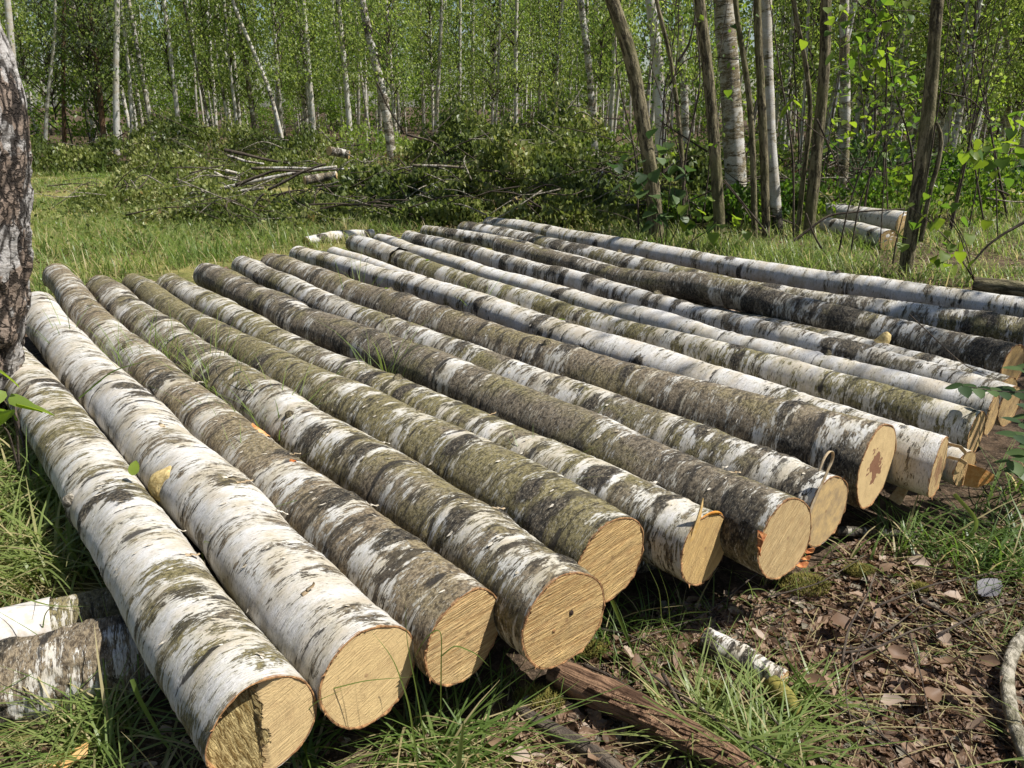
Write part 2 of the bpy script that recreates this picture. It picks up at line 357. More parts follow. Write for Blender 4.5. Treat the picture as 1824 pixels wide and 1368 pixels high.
# ---------------------------------------------------------------- the ground
def build_ground():
    nr, na = 150, 220
    rr = .25 * (1.052 ** np.arange(nr)); rr = np.minimum(rr, 400); rr[-1] = 420
    a = np.linspace(0, 2 * np.pi, na, endpoint=False)
    X = rr[:, None] * np.cos(a)[None]; Y = 2.2 + rr[:, None] * np.sin(a)[None]
    V = np.stack([X, Y, gz(X, Y)], -1).reshape(-1, 3); V = np.vstack([V, [0, 2.2, float(gz(np.array([0.]), np.array([2.2]))[0])]])
    i = np.arange(nr - 1)[:, None] * na; j = np.arange(na)[None]; k = (j + 1) % na
    Q = np.stack([i + j, i + na + j, i + na + k, i + k], -1).reshape(-1, 4)
    T = np.stack([np.full(na, len(V) - 1), np.arange(na), (np.arange(na) + 1) % na], 1)
    x, y = V[:, 0], V[:, 1]
    # grassy share: meadow behind the logs, at the left edge; leaf litter at the right front
    gw = np.where(y > 5.6 + .62 * (x + 3), .95, .0) + np.where((x < -1.2) & (y < 4), .55, 0)
    gw = np.where((x > -.9) & (y < 4), -.1, gw); gw = np.where(y > 22, .35, gw)
    o = link('ground', make_mesh('ground', V, [Q, T], M_GROUND, {'gw': ('POINT', 'FLOAT', gw)}))
    kind(o, 'structure')
build_ground()

# ---------------------------------------------------------------- the felled birch logs (axis x, y, z and radius, from the cut end backwards)
LOGS = {
 'A': [ (-0.526,1.261,0.269,0.119),(-0.666,1.441,0.264,0.118),(-0.807,1.621,0.260,0.118),(-0.948,1.800,0.255,0.118),(-1.091,1.978,0.250,0.117),(-1.234,2.156,0.245,0.117),(-1.379,2.332,0.240,0.116),(-1.523,2.509,0.235,0.116),(-1.666,2.687,0.230,0.115),(-1.810,2.864,0.226,0.115),(-1.955,3.041,0.221,0.115),(-2.103,3.218,0.217,0.114),(-2.260,3.398,0.212,0.114),(-2.431,3.590,0.207,0.113),(-2.624,3.805,0.201,0.113),(-2.846,4.052,0.195,0.113),(-3.089,4.322,0.188,0.113) ],
 'B': [ (-0.330,1.424,0.277,0.127),(-0.536,1.679,0.272,0.126),(-0.741,1.934,0.267,0.125),(-0.949,2.188,0.262,0.124),(-1.159,2.440,0.257,0.124),(-1.368,2.694,0.252,0.123),(-1.575,2.949,0.247,0.122),(-1.781,3.205,0.241,0.121),(-1.986,3.462,0.236,0.121),(-2.192,3.718,0.231,0.120),(-2.396,3.975,0.226,0.119),(-2.598,4.234,0.221,0.119),(-2.795,4.497,0.217,0.118),(-2.990,4.761,0.212,0.117),(-3.184,5.026,0.206,0.116) ],
 'C': [ (-0.119,1.548,0.271,0.122),(-0.377,1.869,0.265,0.121),(-0.638,2.188,0.259,0.119),(-0.902,2.505,0.254,0.118),(-1.165,2.823,0.248,0.117),(-1.428,3.142,0.243,0.116),(-1.688,3.463,0.237,0.114),(-1.948,3.784,0.232,0.113),(-2.206,4.108,0.226,0.112),(-2.459,4.434,0.221,0.111),(-2.706,4.765,0.216,0.110),(-2.948,5.101,0.211,0.109),(-3.186,5.439,0.206,0.107),(-3.421,5.780,0.200,0.106),(-3.654,6.122,0.195,0.105) ],
 'D': [ (0.131,1.601,0.285,0.134),(-0.083,1.903,0.278,0.132),(-0.308,2.195,0.272,0.130),(-0.537,2.482,0.265,0.128),(-0.773,2.764,0.258,0.126),(-1.013,3.042,0.252,0.124),(-1.253,3.320,0.246,0.122),(-1.490,3.601,0.240,0.120),(-1.723,3.886,0.234,0.118),(-1.952,4.174,0.228,0.116),(-2.177,4.464,0.221,0.115),(-2.400,4.756,0.215,0.113),(-2.622,5.050,0.209,0.111),(-2.843,5.343,0.203,0.109),(-3.065,5.635,0.197,0.107) ],
 'E': [ (0.297,1.888,0.286,0.136),(0.072,2.167,0.279,0.133),(-0.156,2.443,0.272,0.130),(-0.390,2.713,0.265,0.127),(-0.628,2.981,0.257,0.125),(-0.868,3.249,0.250,0.122),(-1.106,3.518,0.243,0.120),(-1.342,3.790,0.236,0.117),(-1.573,4.067,0.229,0.115),(-1.800,4.347,0.223,0.112),(-2.023,4.630,0.216,0.110),(-2.242,4.917,0.210,0.108),(-2.458,5.205,0.204,0.105),(-2.675,5.493,0.197,0.103),(-2.893,5.780,0.191,0.101) ],
 'F': [ (0.569,1.961,0.266,0.118),(0.342,2.226,0.260,0.116),(0.117,2.495,0.255,0.115),(-0.115,2.762,0.249,0.114),(-0.352,3.026,0.244,0.113),(-0.592,3.289,0.239,0.111),(-0.831,3.553,0.233,0.110),(-1.066,3.821,0.228,0.109),(-1.294,4.095,0.223,0.108),(-1.516,4.374,0.218,0.107),(-1.733,4.658,0.212,0.106),(-1.950,4.942,0.207,0.105),(-2.170,5.222,0.202,0.103),(-2.396,5.498,0.196,0.102),(-2.627,5.770,0.191,0.101) ],
 'G': [ (0.818,1.978,0.280,0.129),(0.599,2.295,0.274,0.127),(0.371,2.601,0.268,0.126),(0.140,2.902,0.261,0.124),(-0.095,3.198,0.256,0.123),(-0.333,3.490,0.250,0.122),(-0.576,3.777,0.244,0.120),(-0.824,4.060,0.238,0.119),(-1.073,4.343,0.233,0.118),(-1.315,4.630,0.227,0.117),(-1.549,4.926,0.222,0.115),(-1.777,5.227,0.216,0.114),(-2.004,5.529,0.211,0.113),(-2.232,5.831,0.206,0.112),(-2.461,6.132,0.201,0.111) ],
 'H': [ (1.016,2.186,0.274,0.124),(0.775,2.490,0.267,0.122),(0.534,2.794,0.260,0.120),(0.292,3.098,0.252,0.118),(0.047,3.400,0.244,0.116),(-0.200,3.701,0.237,0.114),(-0.448,4.001,0.231,0.112),(-0.694,4.302,0.226,0.110),(-0.934,4.608,0.221,0.108),(-1.166,4.919,0.216,0.106),(-1.390,5.237,0.210,0.104),(-1.610,5.557,0.204,0.102),(-1.833,5.876,0.198,0.100),(-2.063,6.190,0.192,0.099),(-2.296,6.501,0.186,0.097) ],
 'I': [ (1.271,2.445,0.299,0.149),(1.013,2.721,0.291,0.146),(0.757,2.997,0.284,0.143),(0.503,3.275,0.278,0.140),(0.253,3.557,0.271,0.137),(0.008,3.842,0.265,0.134),(-0.233,4.130,0.257,0.132),(-0.468,4.423,0.250,0.129),(-0.697,4.720,0.242,0.127),(-0.922,5.021,0.235,0.124),(-1.147,5.322,0.228,0.121),(-1.372,5.624,0.221,0.119),(-1.597,5.926,0.215,0.116),(-1.826,6.227,0.209,0.114),(-2.056,6.527,0.202,0.112) ],
 'J': [ (1.549,2.509,0.268,0.112),(1.307,2.841,0.260,0.111),(1.062,3.169,0.252,0.110),(0.813,3.495,0.246,0.109),(0.568,3.824,0.240,0.108),(0.330,4.157,0.234,0.106),(0.097,4.495,0.229,0.105),(-0.136,4.832,0.223,0.104),(-0.378,5.162,0.218,0.103),(-0.631,5.484,0.212,0.102),(-0.892,5.800,0.207,0.101),(-1.157,6.113,0.202,0.100),(-1.422,6.424,0.197,0.099),(-1.686,6.736,0.192,0.098),(-1.946,7.050,0.187,0.097) ],
 'K': [ (1.693,2.601,0.214,0.070),(1.469,2.957,0.211,0.069),(1.236,3.306,0.208,0.068),(0.992,3.649,0.203,0.068),(0.742,3.987,0.198,0.067),(0.491,4.326,0.192,0.066),(0.242,4.666,0.186,0.065),(-0.007,5.007,0.180,0.065),(-0.256,5.347,0.175,0.064),(-0.506,5.685,0.171,0.063),(-0.755,6.023,0.168,0.063),(-0.998,6.366,0.164,0.062),(-1.235,6.712,0.159,0.061),(-1.474,7.057,0.155,0.061),(-1.718,7.399,0.150,0.060) ],
 'L': [ (1.884,2.858,0.247,0.097),(1.621,3.200,0.242,0.096),(1.355,3.539,0.236,0.095),(1.083,3.874,0.231,0.094),(0.810,4.207,0.226,0.093),(0.541,4.544,0.222,0.092),(0.279,4.887,0.218,0.091),(0.021,5.235,0.213,0.090),(-0.229,5.588,0.208,0.089),(-0.470,5.949,0.201,0.088),(-0.696,6.317,0.195,0.087),(-0.914,6.689,0.189,0.086),(-1.133,7.060,0.184,0.085),(-1.363,7.423,0.179,0.084),(-1.603,7.780,0.173,0.083) ],
 'M': [ (2.078,3.068,0.243,0.093),(1.791,3.381,0.237,0.092),(1.514,3.704,0.232,0.091),(1.252,4.037,0.226,0.090),(1.001,4.381,0.221,0.089),(0.757,4.731,0.216,0.088),(0.514,5.083,0.211,0.087),(0.269,5.435,0.205,0.086),(0.025,5.790,0.200,0.085),(-0.215,6.150,0.195,0.085),(-0.453,6.512,0.190,0.084),(-0.689,6.875,0.185,0.083),(-0.919,7.241,0.180,0.082),(-1.142,7.612,0.175,0.081),(-1.359,7.988,0.170,0.080) ],
 'N': [ (2.212,3.192,0.244,0.094),(1.977,3.551,0.238,0.093),(1.745,3.911,0.233,0.092),(1.512,4.270,0.227,0.091),(1.272,4.626,0.222,0.090),(1.034,4.983,0.216,0.089),(0.805,5.346,0.211,0.088),(0.583,5.712,0.206,0.087),(0.356,6.073,0.201,0.086),(0.115,6.423,0.196,0.085),(-0.131,6.769,0.191,0.084),(-0.375,7.119,0.186,0.083),(-0.616,7.475,0.181,0.082),(-0.860,7.830,0.176,0.081),(-1.108,8.184,0.171,0.081) ],
 'O': [ (2.316,3.362,0.232,0.082),(2.102,3.754,0.220,0.081),(1.891,4.148,0.203,0.080),(1.685,4.544,0.174,0.079),(1.487,4.944,0.135,0.078),(1.304,5.352,0.130,0.078),(1.102,5.751,0.154,0.077),(0.887,6.144,0.169,0.076),(0.669,6.534,0.174,0.075),(0.449,6.920,0.174,0.074),(0.222,7.301,0.173,0.074),(-0.024,7.666,0.171,0.073),(-0.311,7.998,0.168,0.072),(-0.625,8.305,0.165,0.071),(-0.958,8.592,0.160,0.070) ],
 'O2': [ (2.536,3.683,0.256,0.106),(2.355,3.961,0.252,0.105),(2.169,4.233,0.251,0.104),(1.971,4.493,0.256,0.103),(1.761,4.742,0.271,0.102),(1.539,4.988,0.297,0.101),(1.303,5.233,0.298,0.100),(1.096,5.495,0.264,0.098),(0.915,5.774,0.233,0.097),(0.746,6.062,0.215,0.096),(0.580,6.353,0.205,0.095),(0.414,6.645,0.198,0.094),(0.247,6.936,0.192,0.093),(0.075,7.224,0.187,0.092),(-0.108,7.505,0.183,0.091) ],
 'P': [ (3.040,4.150,0.255,0.105),(2.718,4.416,0.249,0.104),(2.400,4.687,0.244,0.103),(2.092,4.966,0.238,0.102),(1.801,5.259,0.233,0.101),(1.530,5.570,0.229,0.100),(1.280,5.899,0.226,0.098),(1.048,6.243,0.224,0.097),(0.830,6.598,0.220,0.096),(0.619,6.959,0.215,0.095),(0.406,7.321,0.207,0.094),(0.187,7.678,0.200,0.093),(-0.045,8.029,0.193,0.092),(-0.286,8.372,0.186,0.091),(-0.533,8.711,0.180,0.090) ],
 'Q': [ (3.327,4.609,0.251,0.101),(3.056,4.921,0.246,0.100),(2.781,5.228,0.240,0.099),(2.502,5.532,0.235,0.098),(2.227,5.840,0.229,0.097),(1.960,6.160,0.224,0.096),(1.701,6.490,0.218,0.095),(1.447,6.825,0.213,0.094),(1.197,7.164,0.208,0.093),(0.950,7.503,0.202,0.092),(0.702,7.839,0.197,0.091),(0.450,8.170,0.192,0.090),(0.198,8.499,0.187,0.089),(-0.045,8.834,0.182,0.088),(-0.282,9.177,0.177,0.087) ],
}

LOGDATA = {}
def marks(B, L, r, seed, nsc, big=1.):
    """black branch patches and dark seams on a trunk: distance fields per vertex"""
    g = np.random.default_rng(seed * 13 + 5); th = np.arctan2(B[:, 0], B[:, 1]); v = B[:, 2]
    sc = np.full(len(B), 2.); rg = np.full(len(B), 1.)
    for i in range(nsc):
        vi, ti = g.random() * L, g.uniform(-2.2, 2.4); a = g.uniform(.03, .085) * big; b = g.uniform(.05, .13) * big
        dt = (th - ti + np.pi) % (2 * np.pi) - np.pi
        e = np.sqrt(((v - vi + .25 * np.abs(dt) * r * (1 if i % 2 else -.4)) / a) ** 2 + (dt * r / b) ** 2)
        sc = np.minimum(sc, e)
    vi = g.uniform(.05, .2)
    wob = (fbm(np.c_[B[:, :2] * 14, v * 3], seed + 3, 2) - .5) * .035
    while vi < L:
        tc, tw = g.uniform(-1.6, 1.8), g.uniform(.5, 1.7)
        dt = np.abs((th - tc + np.pi) % (2 * np.pi) - np.pi)
        d = np.abs(v + wob - vi - g.uniform(-.03, .03) * np.cos(th)) + np.clip(dt - tw, 0, 1) * .05
        rg = np.minimum(rg, d); vi += g.uniform(.10, .42)
    return sc, rg
def trunk_mesh(name, P, R, n, ns, seed, nsc=6, big=1., wob=.04, mat=None, caps=True, foot=0.):
    L = np.linalg.norm(np.diff(np.asarray(P, float), axis=0), axis=1).sum()
    V, F, B = tube(P, R, n, ns, wob, seed, caps)
    sc, rg = marks(B + 0, L, np.mean(R), seed, nsc, big)
    if foot: sc = np.minimum(sc, np.clip((B[:, 2] / foot) ** 1.5, 0, 2) + .15)
    B = B + np.array([seed * 1.7, seed * .9, seed * 2.3])
    return make_mesh(name, V, F, mat or M_BARK, {'bk': ('POINT', 'FLOAT_VECTOR', B), 'scar': ('POINT', 'FLOAT', sc - .5), 'ring': ('POINT', 'FLOAT', rg)})

def cut_face(root, ring, cen, T, out, S, U, saw_ang, seed, fine, tone, stain, saw, splinters=0, tear=None):
    g = np.random.default_rng(seed); ns = len(ring); nr = 16 if fine else 5
    f = np.linspace(0, .955, nr + 1)[1:]
    V = cen + f[:, None, None] * (ring - cen)[None]
    pith = np.array([g.uniform(-.012, .012), g.uniform(-.012, .012)])
    rel = V - cen; x = rel @ S; y = rel @ U; c, s = math.cos(saw_ang), math.sin(saw_ang)
    fx, fy = x * c + y * s, -x * s + y * c
    ker = (fbm(np.stack([fx * 6, fy * 120, 0 * fx], -1).reshape(-1, 3), seed, 2).reshape(fx.shape) - .5) * .006 * saw
    if tear is not None: ker = ker - tear(x, y)
    V = V + out * (ker + .0005)[..., None]
    V = np.vstack([V.reshape(-1, 3), cen + out * .0005]); FC = np.vstack([np.stack([fx - pith[0], fy - pith[1], x], -1).reshape(-1, 3), [[-pith[0], -pith[1], 0]]])
    i = np.arange(nr - 1)[:, None] * ns; j = np.arange(ns)[None]; k = (j + 1) % ns
    Q = np.stack([i + j, i + ns + j, i + ns + k, i + k], -1).reshape(-1, 4); jj = np.arange(ns)
    Tt = np.stack([np.full(ns, len(V) - 1), jj, (jj + 1) % ns], 1)
    cf = link('cut_face', make_mesh('cut_face', V, [Q, Tt], M_WOOD, {'fc': ('POINT', 'FLOAT_VECTOR', FC)}), root)
    cf['torn'] = 1. if tear is not None else 0.
    cf['weathered'] = {18: .85, 22: .7, 20: .35, 23: .6, 26: .4, 24: .5}.get(seed, .12 + .2 * g.random())
    cf['tone'] = float(tone); cf['stain'] = float(stain); cf['saw'] = float(saw)
    # ragged rim of inner bark
    jag = (fbm(np.c_[np.cos(np.arange(ns) / ns * 6.283) * 7, np.sin(np.arange(ns) / ns * 6.283) * 7, np.full(ns, seed)], seed, 3) - .45) * .016
    d = ring - cen; bag = Bag()
    Vr = np.vstack([ring - out * .004, cen + d * .999 + out * np.clip(jag, -.001, .02)[:, None], cen + d * .975 + out * np.clip(jag * .7 + .001, 0, .02)[:, None], cen + d * .945 + out * (ker[-1] - .001)[:, None]])
    ii = np.arange(3)[:, None] * ns; Qr = np.stack([ii + j, ii + ns + j, ii + ns + k, ii + k], -1).reshape(-1, 4)
    bag.add(Vr, Qr)
    for _ in range(splinters):
        m = int((g.normal(.30, .11) % 1) * ns); p0 = cen + d[m] * g.uniform(.95, 1.0); t = np.cross(out, d[m]); t /= np.linalg.norm(t); l = g.uniform(.006, .02)
        dr = d[m] / np.linalg.norm(d[m]); tip = p0 + out * l * .5 + dr * l * g.uniform(.2, .9) + t * l * g.uniform(-.5, .5); ww = g.uniform(.001, .003)
        bag.add(np.array([p0 - t * ww, p0 + t * ww, p0 + out * ww * 1.5, tip]), np.array([[0, 1, 3], [1, 2, 3], [2, 0, 3]]))
    link('bark_rim', bag.mesh('bark_rim', M_INNER, False), root)
    return cf

def birch_log(key, label, white, green, brown, near, seed, nsc, saw_ang=.15, tone=.3, stain=0., saw=.6, tilt=(0, 0), splinters=14, tear=None, big=1., lump=.05):
    ctrl = np.array(LOGS[key]); P, R = ctrl[:, :3], ctrl[:, 3]
    L = np.linalg.norm(np.diff(P, axis=0), axis=1).sum(); dv, ns = (.0105, 56) if near else (.017, 40)
    n = int(L / dv); A, r, q = resample(P, R, n)
    for ax in (0, 2): A[:, ax] += (fbm(np.c_[q * 2.1, q * 0 + ax * 7, q * 0 + seed], seed + ax, 2) - .5) * (.045 if ax == 0 else .028)
    T, S, U = frames(A)
    th = np.linspace(0, 2 * np.pi, ns, endpoint=False) + np.pi; st, ct = np.sin(th), np.cos(th)
    B = np.stack([st[None] * r[:, None], ct[None] * r[:, None], np.repeat(q[:, None], ns, 1)], -1); Bf = B.reshape(-1, 3)
    sc, rg = marks(Bf, L, R.mean(), seed, nsc, big)
    o3 = np.array([seed * 5.1, seed * 2.7, 0])
    lo = fbm(Bf * np.array([5, 5, 2.6]) + o3, seed, 3) - .5; mid = fbm(Bf * np.array([22, 22, 30]) + o3, seed + 9, 3) - .5; hi = fbm(Bf * np.array([70, 70, 90]) + o3, seed + 4, 2) - .5
    sw = np.exp(-np.clip(sc, 0, 3) ** 2 * 1.6)
    k = 1 + lo * 2 * lump + sw * .07 + (fbm(np.c_[q * 1.7, q * 0, q * 0 + seed], seed, 2) - .5).repeat(ns) * .10
    t_all = np.tile(th, n); gp = np.random.default_rng(seed + 8).random(4) * 6.28; k = k + .028 * np.cos(2 * t_all + gp[0] + .6 * np.repeat(q, ns)) + .018 * np.cos(3 * t_all + gp[1] - .8 * np.repeat(q, ns)) + .010 * np.cos(5 * t_all + gp[2])
    rad = r.repeat(ns) * k + mid * .004 + hi * (.0016 + sw * .011) - .0035 * np.exp(-(rg / .012) ** 2) + .002 * np.exp(-((rg - .02) / .012) ** 2)
    rad = rad.reshape(n, ns)
    V = A[:, None] + rad[..., None] * (st[None, :, None] * S[:, None] + ct[None, :, None] * U[:, None])
    sh = (tilt[0] * st + tilt[1] * ct)[None] * r[:, None] * np.exp(-q / .07)[:, None]
    V = V + sh[..., None] * T[:, None]
    i = np.arange(n - 1)[:, None] * ns; j = np.arange(ns)[None]; kk = (j + 1) % ns
    Q = np.stack([i + j, i + kk, i + ns + kk, i + ns + j], -1).reshape(-1, 4)
    me = make_mesh('birch_log', V.reshape(-1, 3), Q, M_BARK, {'bk': ('POINT', 'FLOAT_VECTOR', Bf + o3 * 3), 'scar': ('POINT', 'FLOAT', sc - .5), 'ring': ('POINT', 'FLOAT', rg)})
    root = link('birch_log', me); tag(root, label, 'log', 'felled birch logs laid out side by side')
    root['white'] = float(white); root['green'] = float(green); root['brown'] = float(brown)
    ns_f = lambda ring: ring.mean(0)
    cut_face(root, V[0], ns_f(V[0]), T[0], -T[0], S[0], U[0], saw_ang, seed, True, tone, stain, saw, splinters, tear)
    cut_face(root, V[-1], ns_f(V[-1]), T[-1], T[-1], S[-1], U[-1], .4, seed + 50, False, .4, 0., .5)
    N = st[None, :, None] * S[:, None] + ct[None, :, None] * U[:, None]
    LOGDATA[key] = dict(V=V, N=N, T=T, A=A, q=q, ns=ns, root=root, r=r)
    if near:                              # loose scales of white skin
        g = np.random.default_rng(seed + 77); bag = Bag()
        for _ in range(46):
            a, b = g.integers(3, int(n * .6)), int(ns * (.5 + g.normal(.03, .14))) % ns
            p, nn, t = V[a, b], N[a, b], T[a]; s = np.cross(nn, t); l, ww = g.uniform(.004, .013), g.uniform(.0012, .004); an = g.uniform(-.4, .4); s = s * math.cos(an) + t * math.sin(an); t2 = np.cross(s, nn)
            l2 = g.uniform(.15, .6) * l
            bag.add(np.array([p - s * l - t2 * ww + nn * .001, p - s * l + t2 * ww + nn * .001, p + t2 * ww * 1.3 + nn * (.002 + l2 * .2), p - t2 * ww * 1.3 + nn * (.002 + l2 * .2), p + s * l + nn * (.003 + l2) + t2 * ww * g.uniform(-1, 1)]),
                    [np.array([[0, 1, 2, 3]]), np.array([[3, 2, 4]])])
        fo = link('bark_flakes', bag.mesh('bark_flakes', M_FLAKE, False), root); kind(fo, 'stuff')
    return root
def on_log(key, f, th, lift=0.):
    d = LOGDATA[key]; i = min(int(f * (len(d['q']) - 1)), len(d['q']) - 1); j = int(round(((th - np.pi) % (2 * np.pi)) / (2 * np.pi) * d['ns'])) % d['ns']
    return d['V'][i, j] + d['N'][i, j] * lift, d['N'][i, j], d['T'][i]

def tearA(x, y): return np.clip(-x * .42 - .008 + .25 * y, 0, .05) + np.where(x < -.005, .012, 0)
birch_log('A', 'pale birch log at the far left, its cut end half torn yellow', .60, 0.55, 0.25, True, 11, 10, .3, .15, saw=.15, tilt=(.1, 0), tear=tearA, splinters=10)
birch_log('B', 'bright white flaky birch log with a smooth cream cut end, next to the split one', .70, 0.25, 0.35, True, 12, 9, .35, .2, saw=.12, tilt=(.06, 0), splinters=10)
birch_log('C', 'tan birch log with an orange torn wound on its back and a bent cut end', 0.36, 0.45, 0.8, True, 13, 9, .05, .35, saw=.9, splinters=16, tilt=(.1, 0))
birch_log('D', 'thick mottled log whose ridged yellow cut end has one small dark hole', 0.4, 0.55, 0.4, True, 14, 18, .08, .6, saw=1., splinters=16)
birch_log('E', 'olive mossy log with a ridged tan cut end tucked behind the holed one', 0.3, 0.75, 0.3, True, 15, 14, .2, .6, saw=.9, splinters=30)
birch_log('F', 'banded white and olive log with an upright splinter on its yellow cut end', 0.45, 0.65, 0.2, True, 16, 18, .95, .75, saw=.55, splinters=24)
birch_log('G', 'dark rough log with a pale cut end and reddish bark scraps on its rim', 0.26, 0.42, 0.22, True, 17, 24, .8, .12, saw=.5, splinters=14, big=1.25, lump=.05)
birch_log('H', 'grey speckled log with a curl of bark standing on its brownish cut end', 0.5, 0.45, 0.12, True, 18, 14, .8, .5, saw=.2, splinters=8)
birch_log('I', 'thick brownish log whose cut end shows a dark red star shaped heart', 0.28, 0.4, 0.5, True, 19, 18, 1.1, .1, 1., .1, splinters=10, big=1.2)
birch_log('J', 'smooth cream white log with a narrow slanted cut end showing a brown heart', .72, 0.4, 0.2, True, 20, 10, 1.3, .15, .7, .7, tilt=(.22, 0), splinters=8)
birch_log('K', 'slim white log mostly hidden, its small split end holding an orange bark flap', 0.95, 0.2, 0.2, False, 21, 6, 1.3, .3, saw=.5, lump=.03)
birch_log('L', 'olive topped log with an oval cut end above the orange bark flap', 0.45, 0.75, 0.15, False, 22, 10, .9, .55, .3, .6, tilt=(.1, 0), lump=.03)
birch_log('M', 'slender log going from olive to clean shaded white towards its striped cut end', .78, 0.5, 0.1, False, 23, 10, .9, .6, saw=.9)
birch_log('N', 'white log with a dark knotty bulge at the middle, ending among green leaflets', .58, 0.2, 0.1, False, 24, 14, .9, .5, saw=.6, big=1.7, lump=.08)
birch_log('O', 'thin bumpy white log with a broken branch stub near its right end', .58, 0.4, 0.15, False, 25, 14, .9, .6, saw=.6, big=1.4, lump=.09)
birch_log('O2', 'dark grey log with blackened humps and a tawny end under the leaves', 0.32, 0.35, 0.15, False, 26, 12, .9, .8, saw=.6, big=1.8, lump=.08)
birch_log('P', 'black and white banded log, last but one at the back of the row', .5, 0.5, 0.15, False, 27, 24, .9, .6, saw=.6, big=1.6, lump=.07)
birch_log('Q', 'long clean white log at the very back against the grass and stems', .70, 0.45, 0.3, False, 28, 14, .9, .6, saw=.6)

# pieces that belong to single logs
def strip_curl(pts, width, th=.0015):
    """a curved band of bark: pts centre line, width vector per point"""
    pts = np.asarray(pts, float); W = np.asarray(width, float); n = len(pts)
    t = np.gradient(pts, axis=0); nn = np.cross(t, W); nn /= np.linalg.norm(nn, axis=1)[:, None] + 1e-9
    V = np.stack([pts - W, pts + W, pts + W + nn * th, pts - W + nn * th], 1).reshape(-1, 3)
    i = np.arange(n - 1)[:, None] * 4; j = np.arange(4)[None]; k = (j + 1) % 4
    return V, np.stack([i + j, i + k, i + 4 + k, i + 4 + j], -1).reshape(-1, 4)
def end_frame(key):
    d = LOGDATA[key]; c = d['V'][0].mean(0); T = d['T'][0]; S = np.cross(T, [0, 0, 1.]); S /= np.linalg.norm(S); return c, -T, S, np.cross(S, T), d['r'][0]
# D: the hole; F: upright splinter and orange inner bark; H: bark curl; G: reddish scraps
c, o, S, U, r = end_frame('D')
bag = Bag()
def disc(c, o, S, U, r, seed, k=14, depth=.004):
    g = np.random.default_rng(seed); a = np.arange(k) / k * 6.283; rr = r * (1 + .25 * (g.random(k) - .5))
    ring = c + rr[:, None] * (np.cos(a)[:, None] * S + np.sin(a)[:, None] * U)
    V = np.vstack([ring, c + .75 * (ring - c) + o * depth, [c + o * depth * .3]]); i = np.arange(k); kk = (i + 1) % k
    return V, [np.stack([i, kk, k + kk, k + i], 1), np.stack([k + i, k + kk, np.full(k, 2 * k)], 1)]
bag.add(*disc(c + S * .022 + U * .012 - o * .0005, o, S, U, .0075, 3, depth=.004))
link('hole', bag.mesh('hole', M_HOLE), LOGDATA['D']['root'])
bag = Bag(); bag.add(*disc(c - S * .035 - U * .015 - o * .0005, o, S, U, .006, 4, depth=.003))
link('knot', bag.mesh('knot', M_INNER), LOGDATA['D']['root'])
c, o, S, U, r = end_frame('F')
b = Bag(); q_ = lambda a, d, e: c + S * r * a + U * r * d + o * e
b.add(*strip_curl([q_(-.62, .35, -.001), q_(-.50, .75, .004), q_(-.42, 1.05, .008), q_(-.36, 1.35, .010), q_(-.33, 1.55, .010)], [S * .006, S * .011, S * .009, S * .005, S * .001], .003))
link('splinter', b.mesh('splinter', M_SPL, False), LOGDATA['F']['root'])
b = Bag(); a = np.linspace(-.35, .75, 10); cc = np.array([c + (S * math.sin(t) + U * math.cos(t)) * r * .965 + o * (.002 + .003 * math.sin(5 * t)) for t in a])
b.add(*strip_curl(cc, [(S * math.sin(t) + U * math.cos(t)) * .007 * (1 - abs(t - .2) / .7) + o * .001 for t in a], .001)); link('orange_bark', b.mesh('orange_bark', plain('orange_bark', (.62, .30, .05), (.45, .17, .03), 80)), LOGDATA['F']['root'])
c, o, S, U, r = end_frame('H')
q_ = lambda a, d, e: c + S * r * a + U * r * d + o * e
cl, _, _ = resample([q_(-.98, .1, .003), q_(-.80, .58, .006), q_(-.58, .95, .008), q_(-.40, 1.35, .012), q_(-.30, 1.68, .016), q_(-.38, 1.88, .016), q_(-.62, 1.92, .018), q_(-.85, 1.78, .02), q_(-.98, 1.52, .02)], np.ones(9), 30)
b = Bag(); b.add(*strip_curl(cl, [(o * .55 * (x > .55) + S * .9 * (x <= .55) + S * .3) * .009 * (1 - .35 * x) for x in np.linspace(0, 1, 30)], .0016)); link('bark_curl', b.mesh('bark_curl', M_CURL), LOGDATA['H']['root'])
c, o, S, U, r = end_frame('G')
M_SCRAP = plain('red_inner_bark', (.30, .09, .03), (.50, .24, .09), 80)
for (sx, sy, l) in ((-.93, .35, .035), (-.98, .1, .02), (.6, -.8, .03), (.85, -.55, .022), (.75, -.7, .02)):
    b = Bag(); p = c + S * sx * r + U * sy * r; q0 = S * sx + U * sy; tt = np.cross(o, q0)
    b.add(*strip_curl([p - tt * l * .5, p + q0 * l * .4 + o * .010, p + tt * l * .6 + q0 * l * .5 + o * .016], [o * l * .45, o * l * .4 + q0 * .006, o * l * .15], .002)); link('bark_scrap', b.mesh('bark_scrap', M_SCRAP, False), LOGDATA['G']['root'])
c, o, S, U, r = end_frame('K')
b = Bag(); b.add(*strip_curl([c - U * .02 + o * .01, c + S * .04 - U * .03 + o * .04, c + S * .10 - U * .035 + o * .06], [U * .045, U * .042, U * .012], .003))
link('bark_flap', b.mesh('bark_flap', plain('orange_flap', (.50, .22, .06), (.60, .33, .12), 60), False), LOGDATA['K']['root'])
c, o, S, U, r = end_frame('J')
for i, (a0, l) in enumerate(((.9, .07), (1.5, .05))):
    b = Bag(); p = c + (S * math.sin(a0) + U * math.cos(a0)) * r * .95
    b.add(*strip_curl([p - o * .02, p + o * .02 + S * .01, p + o * .03 + S * .04 - U * l * .4, p + o * .02 + S * .05 - U * l], [U * .006 + o * .004] * 3 + [U * .001], .0015)); link('bark_shred', b.mesh('bark_shred', M_CURL, False), LOGDATA['J']['root'])
